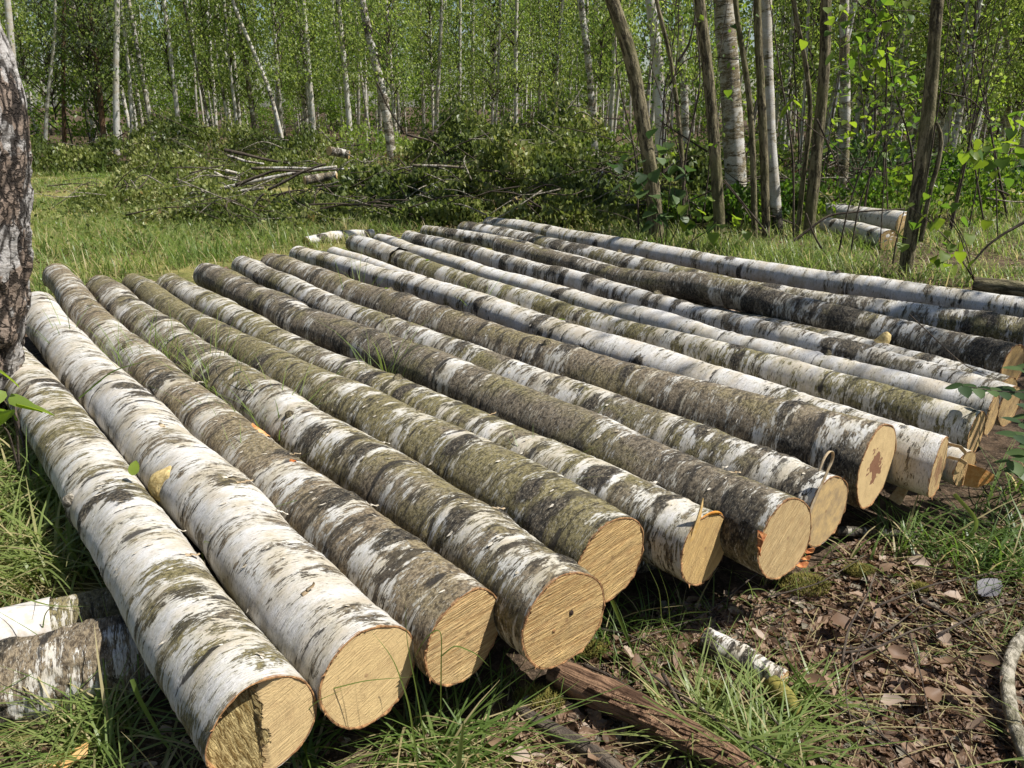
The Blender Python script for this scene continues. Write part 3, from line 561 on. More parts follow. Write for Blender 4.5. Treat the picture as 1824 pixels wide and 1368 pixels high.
# C: orange torn wound on its back, G/E small wounds
def wound(key, f, th, l, wdt, name='wound', mat=None, lift=.003):
    d = LOGDATA[key]; g = np.random.default_rng(3); nL, nW = 12, 5; L = d['q'][-1]; V = []
    for i in range(nL):
        t = i / (nL - 1); ww = wdt * math.sin(math.pi * min(.08 + t * .92, 1)) ** .6 * (1 + .3 * (g.random() - .5))
        for j in range(nW):
            s = j / (nW - 1) * 2 - 1; p, nn, T = on_log(key, f + (t - .5) * l / L, th, 0)
            sd = np.cross(nn, T); V.append(p + sd * ww * s - nn * (ww * s) ** 2 / (2 * d['r'][0]) + nn * (lift * (1 - abs(s) ** 3) + .0015 if abs(s) < 1 else -.004))
    i = np.arange(nL - 1)[:, None] * nW; j = np.arange(nW - 1)[None]
    Q = np.stack([i + j, i + j + 1, i + nW + j + 1, i + nW + j], -1).reshape(-1, 4)
    return link(name, make_mesh(name, np.array(V), Q, mat or M_WOUND), d['root'])
wound('C', .245, .62, .17, .028)
wound('C', .175, .35, .035, .012, 'bark_chip', plain('rust_bark', (.35, .09, .02), (.5, .2, .06), 90))
wound('B', .335, .1, .05, .014, 'wound', M_CURL)
def knot_stub(key, f, th, r, l, mat=None, name='knot_stub', seed=1):
    p, nn, T = on_log(key, f, th, -.02); V, F, B = tube([p, p + nn * .02 - T * l * .1, p + nn * (.02 + l * .7) - T * l * .3, p + nn * (.02 + l) - T * l * .5], [r * 1.5, r * 1.15, r * .9, r * .55], 12, 16, .22, seed)
    b = Bag(); b.add(V, F, B); return link(name, b.mesh(name, mat or M_TEAR), LOGDATA[key]['root'])
knot_stub('B', .26, -1.15, .044, .012, M_TEAR, 'knot_stub', 4)
knot_stub('A', .335, -1.2, .020, .012, M_PALETWIG, 'knot_stub', 5)
knot_stub('O', .115, .3, .03, .05, M_TEAR, 'branch_stub', 6)
knot_stub('F', .335, .2, .02, .015, M_DARKBARK, 'knot_stub', 7)
knot_stub('M', .13, .1, .016, .02, M_DARKBARK, 'knot_stub', 8)
# peeled curls of skin on the near logs
g = np.random.default_rng(19)
for key, nc in (('A', 2), ('B', 4), ('C', 3), ('D', 3), ('F', 2), ('G', 2)):
    for q in range(nc):
        f, th, l, wd = g.uniform(.03, .45), g.uniform(-.5, .9), g.uniform(.02, .045), g.uniform(.005, .011); pts = []
        for s in range(9):
            x = s / 8; p, n_, T = on_log(key, f, th + x * l / LOGDATA[key]['r'][0], .001 + .016 * x ** 2.2); sd = np.cross(n_, T); pts.append(p + sd * 0 - (sd * .008 * max(0, x - .7) * 3 if x > .7 else 0))
        b = Bag(); b.add(*strip_curl(pts, [T * wd * (1 - .5 * x / 8) for x in range(9)], .001)); link('bark_curl', b.mesh('bark_curl', M_CURL if q % 2 else M_FLAKE), LOGDATA[key]['root'])
for q, (key, f, th, r_) in enumerate((('D', .30, -.5, .016), ('E', .22, .6, .014), ('G', .42, .2, .02), ('I', .30, -.2, .018), ('I', .62, .5, .02), ('H', .5, .1, .014), ('C', .5, -.4, .016), ('N', .38, .2, .03), ('P', .55, .1, .02), ('Q', .24, .0, .022))): knot_stub(key, f, th, r_, .014, M_DARKBARK, 'knot_stub', 20 + q)
# L: rolled-up broken bark sleeve at its far end
d = LOGDATA['L']; V = []; n0, n1 = int(len(d['q']) * .815), int(len(d['q']) * .985); rows = np.linspace(n0, n1, 26).astype(int); cols = 22
gg = np.random.default_rng(9)
for a, i in enumerate(rows):
    for j in range(cols):
        t = j / (cols - 1); th = -1.9 + 3.6 * t; p, nn, T = on_log('L', i / (len(d['q']) - 1), th, .012 + .010 * max(0, 1 - a / 5) * (1 + .6 * math.sin(j * 1.3))); V.append(p)
V = np.array(V); i = np.arange(25)[:, None] * cols; j = np.arange(cols - 1)[None]
Q = np.stack([i + j, i + j + 1, i + cols + j + 1, i + cols + j], -1).reshape(-1, 4)
th_ = np.tile(np.linspace(-1.9, 1.7, cols), 26); Bk = np.stack([np.sin(th_) * .1, np.cos(th_) * .1, np.repeat(np.linspace(0, 1, 26), cols)], 1) + 40
me = make_mesh('bark_sleeve', V, Q, M_BARK, {'bk': ('POINT', 'FLOAT_VECTOR', Bk), 'scar': ('POINT', 'FLOAT', np.full(len(V), 1.)), 'ring': ('POINT', 'FLOAT', np.full(len(V), 1.))})
sl = link('bark_sleeve', me, d['root']); sl['white'] = .6; sl['green'] = .4; sl['brown'] = .7; sl['label'] = 'loose sleeve of bark with a broken open edge'

# ---------------------------------------------------------------- bearers, rotten wood and short pieces on the ground
def simple_log(name, P, R, label, cat, seed, w=.5, g_=.4, b=.3, mat=None, n=90, ns=30, wob=.06, nsc=5, big=1., group=None, ends=True, foot=0):
    L = np.linalg.norm(np.diff(np.asarray(P, float), axis=0), axis=1).sum()
    me = trunk_mesh(name, P, R, n, ns, seed, nsc, big, wob, mat, True, foot); o = link(name, me); tag(o, label, cat, group)
    o['white'] = w; o['green'] = g_; o['brown'] = b
    if ends:
        A, r, q = resample(P, R, n); T, S, U = frames(A); V = np.array([v.co for v in me.vertices])[:n * ns].reshape(n, ns, 3)
        cut_face(o, V[0], V[0].mean(0), T[0], -T[0], S[0], U[0], .3, seed, False, .4, 0., .5); cut_face(o, V[-1], V[-1].mean(0), T[-1], T[-1], S[-1], U[-1], .3, seed + 1, False, .4, 0., .5)
    return o
a0, a1 = at(-120, 1165, .07), at(225, 1085, .07); dv_ = (a1 - a0) / np.linalg.norm(a1 - a0)
simple_log('bearer_log', [a0, a0 + dv_ * .5, a1, a1 + dv_ * 2.2], [.078, .078, .075, .07], 'grey bearer log with a clean white bark patch, under the logs at lower left', 'log', 31, .30, .6, .4, nsc=9, big=1.3, wob=.08, n=200, ns=48)
p = at(48, 1118, .11)
b0, b1 = at(-120, 1250, .06), at(240, 1170, .06); dv2 = (b1 - b0) / np.linalg.norm(b1 - b0)
simple_log('bearer_log', [b0, b0 + dv2 * .5, b1, b1 + dv2 * 2.0], [.112, .112, .10, .085], 'rough crumbling bearer log nearest the lower left corner', 'log', 32, .30, .1, .7, nsc=14, big=1.0, wob=.16, n=300, ns=72)
# the clean white skin on the upper bearer
V, F, B = tube([a0 - dv_ * .1, a0 + dv_ * .22, at(98, 1113, .07) ], [.0835, .0835, .083], 14, 30, .02, 3, False)
b = Bag(); b.add(V, F, B); wp = link('white_bark', b.mesh('white_bark', M_WHITEBARK), bpy.data.objects['bearer_log'])
simple_log('rotten_log', [at(985, 1195, .035), at(1080, 1238, .04), at(1180, 1290, .04), at(1300, 1352, .03), at(1380, 1400, .02)], [.04, .045, .043, .034, .012], 'brown rotten log with crumbling split wood lying in front of the holed log', 'rotten log', 33, mat=M_ROT, wob=.24, n=150, ns=36, ends=False)
g = np.random.default_rng(4); b = Bag(); 
for k in range(26):
    t = g.uniform(0, 1); u, v = 1080 + 220 * t + g.normal(0, 8), 1245 + 108 * t + g.normal(0, 8) - 6; p0 = at(u, v, .075); dd = at(1300, 1352, .05) - at(1080, 1238, .05); dd /= np.linalg.norm(dd); l = g.uniform(.03, .10); sd = np.array([dd[1], -dd[0], 0]) * g.uniform(.004, .010)
    b.add(*strip_curl([p0 - dd * l, p0 + [0, 0, .006], p0 + dd * l + [0, 0, g.uniform(-.005, .012)]], [sd, sd, sd * .3], .005))
link('wood_slivers', b.mesh('wood_slivers', M_ROT, False), bpy.data.objects['rotten_log'])
simple_log('branch', [at(905, 1255, .015), at(985, 1300, .02), at(1060, 1340, .02), at(1130, 1400, .02)], [.015, .017, .018, .018], 'thick grey brown branch along the bottom edge left of the rotten log', 'branch', 34, mat=M_TWIG, n=30, ns=12, wob=.15, ends=False)
simple_log('birch_chunk', [at(1255, 1138, .02), at(1320, 1172, .02), at(1395, 1215, .015)], [.036, .040, .034], 'short white birch piece half sunk in leaf litter', 'wood piece', 35, .62, .2, .3, n=60, ns=28, wob=.17, nsc=2)
simple_log('mossy_bark_piece', [at(1375, 1215, .03), at(1400, 1240, .03), at(1425, 1275, .015)], [.022, .024, .014], 'crumbly mossy bark fragment at the end of the short white piece', 'bark piece', 36, mat=M_MOSS, n=16, ns=12, wob=.25, ends=False)
simple_log('pale_branch', [at(1850, 1105, .03), at(1808, 1150, .03), at(1792, 1200, .03), at(1800, 1270, .03), at(1826, 1345, .02), at(1850, 1400, .02)], [.016, .018, .018, .017, .017, .016], 'pale curved barked branch at the lower right edge', 'branch', 37, mat=M_PALETWIG, n=40, ns=14, wob=.12, ends=False)
simple_log('short_log', [at(1612, 398, .16), at(1540, 388, .14), at(1470, 378, .12)], [.14, .13, .12], 'white birch log lying in grass behind the mossy stems, the upper of two', 'log', 38, .85, .2, .2)
simple_log('short_log', [at(1582, 428, .10), at(1530, 412, .10), at(1470, 400, .1)], [.11, .10, .09], 'white birch log lying in grass behind the mossy stems, the lower of two', 'log', 39, .85, .2, .2)
simple_log('short_log', [at(1850, 522, .08), at(1800, 514, .08), at(1735, 506, .08)], [.07, .07, .06], 'brown barked short log behind the last white log at the right edge', 'log', 40, .1, .3, .8, mat=M_DARKBARK)
simple_log('white_log', [at(545, 430, .04), at(600, 421, .04), at(665, 416, .03)], [.05, .07, .05], 'sun bleached white bark piece lying in the grass behind the log ends', 'bark piece', 41, 1., 0, .0, wob=.15)
simple_log('half_buried_branch', [at(1490, 945, .02), at(1560, 948, .02), at(1640, 955, .02)], [.018, .018, .014], 'dark branch with a white end in the shade right of the curled cut end', 'branch', 42, .3, .3, .3, n=30, ns=12)
# wedge chips fallen by the star-hearted log
def wedge(name, c, a, b_, d_, label, mat):
    a, b_, d_ = map(np.array, (a, b_, d_)); V = []
    for sa in (-1, 1):
        for sb in (-1, 1):
            for sd in (-1, 1): V.append(c + a * sa + b_ * sb * (1 - .25 * sa) + d_ * sd * (.75 + .25 * sb))
    F = np.array([[0, 1, 3, 2], [4, 6, 7, 5], [0, 4, 5, 1], [2, 3, 7, 6], [0, 2, 6, 4], [1, 5, 7, 3]])
    o = link(name, make_mesh(name, np.array(V), F, mat, None, False)); bv = o.modifiers.new('edge', 'BEVEL'); bv.width = .002; bv.segments = 1
    return tag(o, label, 'wood chip')
M_CHIP = plain('fresh_chip', (.66, .48, .26), (.50, .27, .11), 50)
wedge('wood_chip', at(1607, 872, .12), (.028, .012, .045), (.014, -.012, -.006), (.006, .008, -.002), 'cut wood wedge hanging below the star hearted cut end', M_CHIP)
wedge('wood_chip', at(1592, 838, .18), (.02, .02, -.03), (.02, -.01, .012), (.003, .005, .002), 'reddish bark flap beside the star hearted cut end', plain('flap', (.40, .16, .06), (.55, .30, .13), 60))
wedge('bark_chip', at(110, 1357, .03), (.05, .028, .012), (.012, -.028, .0), (0, 0, .003), 'orange brown bark chip in the grass at the lower left corner', plain('chip_orange', (.50, .28, .10), (.60, .38, .17), 30))
# ---------------------------------------------------------------- trees
def path(pix, y, z0=True):
    """photo pixels of a stem standing at ground distance y, lowest first -> points"""
    P = [at_y(u, v, y) for u, v in pix]; P[0][2] = min(P[0][2], 0) if z0 else P[0][2]
    return np.array(P)
def extend(P, top):
    d = P[-1] - P[-2]; d = d / np.linalg.norm(d); d = d * .5 + np.array([0, 0, .5]); d /= np.linalg.norm(d)
    n = max(int((top - P[-1][2]) / 1.5), 1); out = list(P)
    for _ in range(n): out.append(out[-1] + d * (top - P[-1][2]) / n)
    return np.array(out)
# crown meshes shared by the forest trees
def crown_parts(seed, H, rad, z0, ncl, per, size, mat, droop=1.0, spread=.30, topw=1.0):
    g = np.random.default_rng(seed); cen = []; bag = Bag()
    for i in range(ncl):
        z = z0 + (H - z0) * g.random() ** topw; a = g.random() * 6.283; prof = rad * (.35 + .65 * math.sin(math.pi * min(1, max(0, .12 + .85 * (z - z0) / (H - z0)))))
        rr = prof * math.sqrt(g.random()) ; c = np.array([rr * math.cos(a), rr * math.sin(a), z]); cen.append(c)
        s = np.array([0, 0, max(.3, z - rr * .8)]); V, F, B = tube([s, (s + c) / 2 + [0, 0, .12], c], [.016, .010, .004], 5, 4, 0, 0, False); bag.add(V, F, B)
    rl = g.random(ncl); cen = np.array(cen); idx = g.integers(0, ncl, ncl * per); P = cen[idx] + g.normal(size=(ncl * per, 3)) * np.array([spread, spread, spread * .42])
    P[:, 2] -= abs(g.normal(size=len(P))) * spread * .2
    P[:, 2] = np.maximum(P[:, 2], .35); lc = np.clip(rl[idx] * .7 + g.random(len(P)) * .4, 0, 1)
    return leaf_cloud('crown', P, g.uniform(size * .65, size * 1.2, len(P)), mat, droop, .72, lc, seed), bag.mesh('branches', M_TWIG)
CROWNS = [crown_parts(100 + i, 7.6 + .5 * (i % 3), .7 + .2 * (i % 3), [2.2, 1.8, 1.3, 2.4, 1.6, 2.0][i], 62, 46, .080, M_LEAF, 1.0, .30) for i in range(6)]
PINE = crown_parts(120, 9, 1.9, 1.6, 130, 120, .12, M_NEEDLE, .2, .24)
def needle_fix(me):                     # pine needles are slim: squeeze each quad towards its long axis
    co = np.zeros(len(me.vertices) * 3, np.float32); me.vertices.foreach_get('co', co); V = co.reshape(-1, 4, 3)
    ax = (V[:, 0] + V[:, 2]) / 2; V[:, 1] = ax + (V[:, 1] - ax) * .16; V[:, 3] = ax + (V[:, 3] - ax) * .16
    me.vertices.foreach_set('co', V.ravel()); me.update()
needle_fix(PINE[0])
NTREE = [0]
def forest_tree(name, P, R, label, cat, group=None, mat=None, crown=None, cscale=1., seed=0, w=.85, g_=.25, b=.25, n=26, ns=9, nsc=9, foot=.8, crown_z=0., big=1.3):
    base = P[0]; t = thing(name, base, label, cat, group); me = trunk_mesh('trunk', P - base, R, n, ns, seed, nsc, big, .05, mat, False, foot if mat is None else 0)
    tr = link('trunk', me, t); tr['white'] = w; tr['green'] = g_; tr['brown'] = b
    if crown is not None:
        lean = (P[-1] - base) / max(P[-1][2] - base[2], .1)
        for nm, m in zip(('crown', 'branches'), crown):
            o = link(nm, m, t); o.rotation_euler = (0, 0, seed * 1.37 % 6.28); o.scale = (cscale,) * 3
            if nm == 'branches': o['kind'] = 'stuff'
            o.location = (lean[0] * crown_z, lean[1] * crown_z, crown_z)
    return t
# base pixel, higher pixels, width in pixels, distance, bark whiteness, label
BACK = [
 ([(207, 306), (206, 150), (209, 0)], 11, 18.9, .95, 0, 'tall clean white birch trunk at the left, beyond the meadow'),
 ([(236, 301), (232, 150), (217, 20)], 7, 19.5, .9, 4, 'thin white birch just right of the tall clean white one'),
 ([(172, 272), (155, 150), (136, 40), (130, 0)], 9, 21, .75, 2, 'leaning grey white birch left of the tall clean white one'),
 ([(80, 312), (82, 200), (88, 140), (96, 100), (100, 0)], 6, 18.5, .8, 0, 'slim pale birch close beside the rough foreground trunk'),
 ([(28, 300), (22, 100), (14, 0)], 12, 17, .9, 3, 'white birch trunk rising just behind the rough foreground trunk'),
 ([(326, 297), (310, 150), (292, 0)], 8, 19.5, .85, 2, 'white birch standing in the bushes left of the pole pile'),
 ([(391, 272), (350, 120), (326, 0)], 5, 20, .35, 0, 'thin dark leaning stem above the left end of the pole pile'),
 ([(384, 240), (378, 120), (366, 0)], 6, 24, .95, 1, 'very straight thin white birch above the pole pile'),
 ([(430, 265), (418, 120), (407, 0)], 7, 22, .85, 4, 'slim white birch second above the pole pile'),
 ([(458, 256), (440, 130), (419, 0)], 9, 21, .45, 2, 'brownish birch trunk above the middle of the pole pile'),
 ([(513, 273), (482, 160), (435, 54), (415, 10)], 7, 19.5, .8, 0, 'slanting pale birch leaning left over the pole pile'),
 ([(561, 266), (550, 120), (540, 0)], 9, 20.5, .95, 0, 'bright white birch at the right end of the pole pile'),
 ([(551, 222), (530, 110), (511, 0)], 9, 26, .6, 4, 'grey birch crossing just left of the bright white one'),
 ([(626, 260), (614, 120), (602, 0)], 10, 21, .8, 4, 'white birch with dark foot left of the curved grey trunk'),
 ([(662, 252), (640, 110), (632, 0)], 5, 24, .75, 0, 'thin pale stem close to the curved grey trunk'),
 ([(700, 240), (688, 190), (664, 90), (643, 0)], 17, 17, .50, 0, 'thick curved grey birch trunk left of the brush heap'),
 ([(707, 170), (706, 80), (705, 0)], 5, 33, .6, 4, 'thin grey stem right of the curved grey trunk'),
 ([(817, 215), (819, 100), (820, 0)], 6, 30, .75, 3, 'pale birch standing behind the left of the brush heap'),
 ([(842, 200), (842, 75), (843, 0)], 6, 31, .85, 3, 'slim white birch behind the middle of the brush heap'),
 ([(860, 195), (861, 80), (862, 0)], 5, 33, .85, 4, 'second slim white birch behind the middle of the brush heap'),
 ([(875, 206), (880, 115), (890, 20)], 6, 29, .9, 3, 'slightly tilted white birch behind the brush heap top'),
 ([(960, 205), (962, 110), (960, 0)], 5, 32, .6, 4, 'grey stem behind the right shoulder of the brush heap'),
 ([(989, 170), (994, 60), (999, 0)], 7, 30, .3, 4, 'dark trunk behind the right shoulder of the brush heap'),
 ([(1066, 242), (1050, 120), (1033, 0)], 13, 18, .55, 0, 'grey birch trunk between brush heap and dark leaning stem'),
 ([(1050, 240), (1051, 150), (1046, 60)], 7, 22, .6, 4, 'slim grey birch tight beside the grey trunk right of the heap'),
 ([(1186, 222), (1174, 110), (1156, 0)], 21, 16, .97, 0, 'clean white birch with black marks right of the dark leaning stem'),
 ([(1230, 230), (1217, 100), (1204, 0)], 14, 18, .55, 0, 'greyish birch just right of the white one with black marks'),
 ([(1553, 258), (1551, 120), (1548, 0)], 11, 17, .35, 0, 'dark birch trunk in the leafy gap between the mossy stems'),
 ([(1524, 262), (1535, 130), (1548, 20)], 8, 19, .85, 0, 'leaning white birch in the leafy gap between the mossy stems'),
 ([(1686, 175), (1689, 80), (1696, 0)], 15, 19, .45, 4, 'stout grey birch directly right of the right mossy trunk'),
 ([(1716, 240), (1714, 110), (1713, 0)], 9, 20, .6, 4, 'speckled grey birch second right of the right mossy trunk'),
 ([(1645, 120), (1640, 60), (1632, 0)], 11, 22, .8, 4, 'white birch just left of the top of the right mossy trunk'),
 ([(1738, 150), (1737, 80), (1734, 0)], 9, 23, .4, 4, 'dark grey birch third right of the right mossy trunk'),
 ([(1806, 276), (1797, 130), (1787, 0)], 9, 18, .6, 4, 'tilted grey white birch near the right picture edge'),
 ([(1426, 288), (1432, 200), (1436, 100), (1440, 0)], 6, 17, .9, 0, 'thin white birch left of the twisted mossy stem, leaning right'),
 ([(1407, 240), (1412, 120), (1418, 0)], 7, 21, .8, 4, 'slim white birch farther left of the twisted mossy stem'),
 ([(1577, 240), (1578, 120), (1579, 0)], 6, 21, .7, 4, 'thin straight birch between leafy gap and right mossy trunk'),
]
for i, (pix, wd, y, wt, cr, label) in enumerate(BACK):
    P = path(pix, y); P[0] = [P[0][0], P[0][1], -.1]
    if pix[0][1] > 0: P[0][2] = float(gz(P[0][0], P[0][1])) - .05
    r = wd * y / FPX / 2 * .9; P = extend(P, 10.5); R = np.linspace(r * 1.12, r * .45, len(P))
    forest_tree('birch_tree', P, R, label, 'tree', 'birches standing beyond the clearing', crown=CROWNS[(i * 5 + cr) % 6] if cr else CROWNS[(0, 3)[i % 2]], seed=200 + i, w=wt, cscale=.9)
# pines
for i, (pix, wd, y, label) in enumerate([([(186, 282), (176, 150), (160, 0)], 9, 19.5, 'reddish barked young pine with grey green needles at the left'), ([(110, 270), (112, 120), (115, 0)], 7, 20.5, 'dusky young pine behind the slim pale birch at far left')]):
    P = path(pix, y); P[0][2] = -.05; P = extend(P, 9); r = wd * y / FPX / 2
    forest_tree('pine_tree', P, np.linspace(r * 1.1, r * .4, len(P)), label, 'tree', mat=M_PINE, crown=PINE, seed=310 + i, cscale=1.)
# the many alike birches behind
g = np.random.default_rng(21); placed = []
while len(placed) < 195:
    y = 20 + 26 * g.random() ** .8; x = g.uniform(-.74, .80) * y
    if x > .25 * y and g.random() < .3: y *= .85
    if x < -.55 * y and y < 22: continue
    if any((x - a) ** 2 + (y - b) ** 2 < .5 for a, b in placed): continue
    placed.append((x, y))
for i, (x, y) in enumerate(placed):
    h = g.uniform(9, 13); lx, ly = g.normal(0, .055, 2); z = float(gz(x, y)) - .05; r = g.uniform(.03, .065)
    P = np.array([[x, y, z], [x + lx * h * .3 + g.normal(0, .06), y + ly * h * .3, h * .33], [x + lx * h * .62 + g.normal(0, .08), y + ly * h * .6, h * .66], [x + lx * h, y + ly * h, h]])
    wt = g.uniform(.55, 1.0)
    forest_tree('birch_tree', P, [r * 1.1, r * .9, r * .65, r * .3], 'slender white birch among many alike in the woods behind', 'tree', 'slender birches deep in the woods', crown=CROWNS[i % 6] if i % 4 else None, seed=400 + i, w=wt, n=16, ns=7, cscale=g.uniform(.8, 1.1), nsc=6)
for i in range(52):
    y = g.uniform(14.5, 27); x = g.uniform(.36, .80) * y; h = g.uniform(8, 11); lx, ly = g.normal(0, .045, 2); r = g.uniform(.03, .06)
    P = np.array([[x, y, -.05], [x + lx * h * .3 + g.normal(0, .06), y, h * .33], [x + lx * h * .62 + g.normal(0, .08), y, h * .66], [x + lx * h, y, h]])
    forest_tree('birch_tree', P, [r * 1.1, r * .9, r * .65, r * .3], 'thin grey white birch in the crowded stems at the right', 'tree', 'thin birches crowded at the right', crown=CROWNS[(2, 4)[i % 2]] if i % 3 == 0 else None, seed=640 + i, w=g.uniform(.45, .9), n=16, ns=7, cscale=.9, nsc=6)
# the far wood that reads as one mass
g = np.random.default_rng(31); n = 120000
a = g.uniform(-.86, .86, n); dist = g.uniform(46, 64, n); P = np.stack([np.sin(a) * dist, np.cos(a) * dist, 14.5 * g.random(n) ** .9], 1)
m = fbm(P * np.array([.35, .35, .30]), 4, 3); P = P[m > .43]; lc = np.clip((fbm(P * .5, 9, 2) - .25) * 1.3 + .15 + g.normal(0, .15, len(P)), 0, 1)
o = link('far_woods', leaf_cloud('far_woods', P, g.uniform(.18, .42, len(P)), M_LEAF, .6, .75, lc, 5)); kind(o, 'stuff', 'far green birch wood seen between the trunks', 'woods')
# young undergrowth trees with bright spring leaves
SAP = []
for i in range(4):
    g = np.random.default_rng(70 + i); bag = Bag(); pts = []
    for k in range(3):
        b0 = np.array([g.normal(0, .15), g.normal(0, .15), 0]); top = b0 + [g.normal(0, .5), g.normal(0, .5), g.uniform(1.6, 3.2)]
        V, F, B = tube([b0, (b0 + top) / 2 + g.normal(0, .1, 3), top], [.016, .011, .004], 8, 5, 0, 0, False); bag.add(V, F, B)
        for q in range(16):
            t = g.uniform(.2, 1); c = b0 + (top - b0) * t; e = c + [g.normal(0, .45), g.normal(0, .45), g.normal(.05, .15)]
            V, F, B = tube([c, (c + e) / 2 + [0, 0, .05], e], [.006, .004, .002], 4, 4, 0, 0, False); bag.add(V, F, B)
            for _ in range(30): pts.append(c + (e - c) * g.uniform(.3, 1.1) + g.normal(0, .07, 3))
    pts = np.array(pts); SAP.append((leaf_cloud('foliage', pts, g.uniform(.05, .085, len(pts)), M_FRESH, .7, .75, None, 70 + i), bag.mesh('stems', M_TWIG)))
g = np.random.default_rng(41); k = 0
spots = [(165, 300), (250, 250), (300, 270), (350, 290), (420, 250), (470, 255), (540, 240), (580, 225), (640, 240), (760, 215), (900, 200), (1010, 205), (1100, 215), (1250, 235), (1420, 250), (1480, 270), (1520, 262), (1560, 268), (1600, 262), (1640, 255), (1700, 250), (1740, 262), (1790, 262), (1460, 240), (1540, 232), (1580, 240), (500, 225), (700, 222), (830, 212), (60, 280), (330, 240), (950, 215)]
for (u, v) in spots:
    p = at(u + g.normal(0, 8), v); p[2] = float(gz(p[0], p[1])) - .03
    if p[1] > 34: p *= 34 / p[1]; p[2] = 0
    t = thing('sapling', p, 'leafy young birch shoots with bright green leaves in the undergrowth', 'sapling', 'bright green saplings at the wood edge'); sc = g.uniform(.8, 1.35)
    for nm, m in zip(('foliage', 'stems'), SAP[k % 4]):
        o = link(nm, m, t); o.rotation_euler = (0, 0, g.random() * 6.28); o.scale = (sc, sc, sc * g.uniform(.7, 1.1))
    k += 1

# the rough old birch at the left edge
y0 = 3.42
edge = [(-10, 800), (2, 740), (20, 660), (34, 560), (40, 470), (42, 380), (40, 280), (36, 180), (8, 90), (-30, 0), (-75, -100)]
P = []; R = []
for i, (u, v) in enumerate(edge):
    r = .205 - .004 * i; p = at_y(u, v, y0); p[0] -= r; P.append(p); R.append(r)
P = np.array(P); P[0][2] = -.08; P = np.vstack([P, P[-1] + (P[-1] - P[-3]) * 1.2 + [0, 0, 2.5], P[-1] + (P[-1] - P[-3]) * 1.6 + [0.3, 0, 6]]); R += [.14, .05]
L = np.linalg.norm(np.diff(P, axis=0), axis=1).sum()
def plates(rr, B, th, q):
    n, ns = rr.shape; b = B.reshape(-1, 3)
    cells = fbm(b * np.array([9, 9, 6.]), 51, 3); cr = np.abs(fbm(b * np.array([22, 22, 7.]), 53, 4) - .5) * 2
    lowz = np.clip((1.9 - b[:, 2]) / 1.2, .15, 1); rough = np.clip((cells - .40) * 6, 0, 1) * lowz
    return rr + ((np.clip(cr, 0, .35) - .2) * .12 * np.maximum(rough, .15) + (fbm(b * 60, 55, 2) - .5) * .008).reshape(n, ns)
V, F, B = tube(P, R, 420, 120, .05, 3, False, plates)
g1 = NT('old_birch_bark'); Bq = g1.attr('bk'); cells = g1.noise(g1.scale(Bq, (7, 7, 4.5)), 1, 4, .6); f1 = g1.noise(g1.scale(Bq, (40, 40, 26)), 1, 6, .72, .4); f2 = g1.noise(g1.scale(Bq, (16, 16, 60)), 1, 4, .6, .3)
crk = g1.attr('crk', out='Fac')
wv = g1.n('ShaderNodeVectorMath', operation='MULTIPLY_ADD'); nz = g1.n('ShaderNodeTexNoise'); g1.put(nz.inputs['Vector'], g1.scale(Bq, (9, 9, 9))); nz.inputs['Detail'].default_value = 4
g1.put(wv.inputs[0], nz.outputs['Color']); wv.inputs[1].default_value = (1.1, 1.1, 1.1); g1.put(wv.inputs[2], g1.scale(Bq, (26, 26, 13)))
ve = g1.vor(wv.outputs[0], 1., 'DISTANCE_TO_EDGE'); crackline = g1.math('SUBTRACT', 1., g1.step(g1.math('SUBTRACT', ve, g1.math('MULTIPLY', g1.math('SUBTRACT', f1, .5), .25)), .02, .13))
rugged = g1.mix(g1.step(f1, .32, .58), (.075, .055, .042), (.31, .24, .19)); rugged = g1.mix(g1.math('MULTIPLY', g1.step(f2, .5, .7), .5), rugged, (.42, .30, .22))
smooth_ = g1.mix(g1.step(f2, .45, .62), (.48, .455, .43), (.28, .255, .23)); smooth_ = g1.mix(g1.math('MULTIPLY', g1.step(f1, .55, .72), .8), smooth_, (.16, .12, .10))
c_ = g1.mix(g1.step(g1.math('ADD', cells, g1.math('MULTIPLY', g1.math('SUBTRACT', f1, .5), .25)), .47, .53), smooth_, rugged); ra = g1.step(g1.math('ADD', cells, g1.math('MULTIPLY', g1.math('SUBTRACT', f1, .5), .25)), .40, .50); cl_ = g1.math('MULTIPLY', crackline, ra); c_ = g1.mix(g1.math('MULTIPLY', cl_, .92), c_, (.032, .025, .02)); c_ = g1.mix(g1.math('MULTIPLY', g1.step(crk, .17, .05), .9), c_, (.028, .022, .018))
M_OLD = g1.pbr(c_, .85, g1.bump(g1.math('SUBTRACT', g1.math('ADD', f1, g1.math('MULTIPLY', f2, .4)), g1.math('MULTIPLY', cl_, 1.4)), 1., .016), .2)
crv = np.abs(fbm(B * np.array([22, 22, 7.]), 53, 4) - .5) * 2
t = thing('old_birch_tree', P[0], 'big leaning birch with thick cracked bark at the left edge', 'tree')
link('trunk', make_mesh('trunk', V - P[0], F, M_OLD, {'bk': ('POINT', 'FLOAT_VECTOR', B), 'crk': ('POINT', 'FLOAT', crv)}), t)
# the birch beside the picture whose crown dapples the right log ends
Pq = np.array([[6.1, 4.0, -.05], [6.15, 4.05, 3.], [6.1, 4.1, 6.], [6.0, 4.1, 9.]]); cr_ = crown_parts(130, 8.0, 1.5, 4.2, 46, 46, .085, M_LEAF, 1., .24)
forest_tree('birch_tree', Pq, [.11, .095, .07, .02], 'birch just outside the right edge shading the right log ends', 'tree', crown=cr_, seed=131, w=.8, n=40, ns=12)
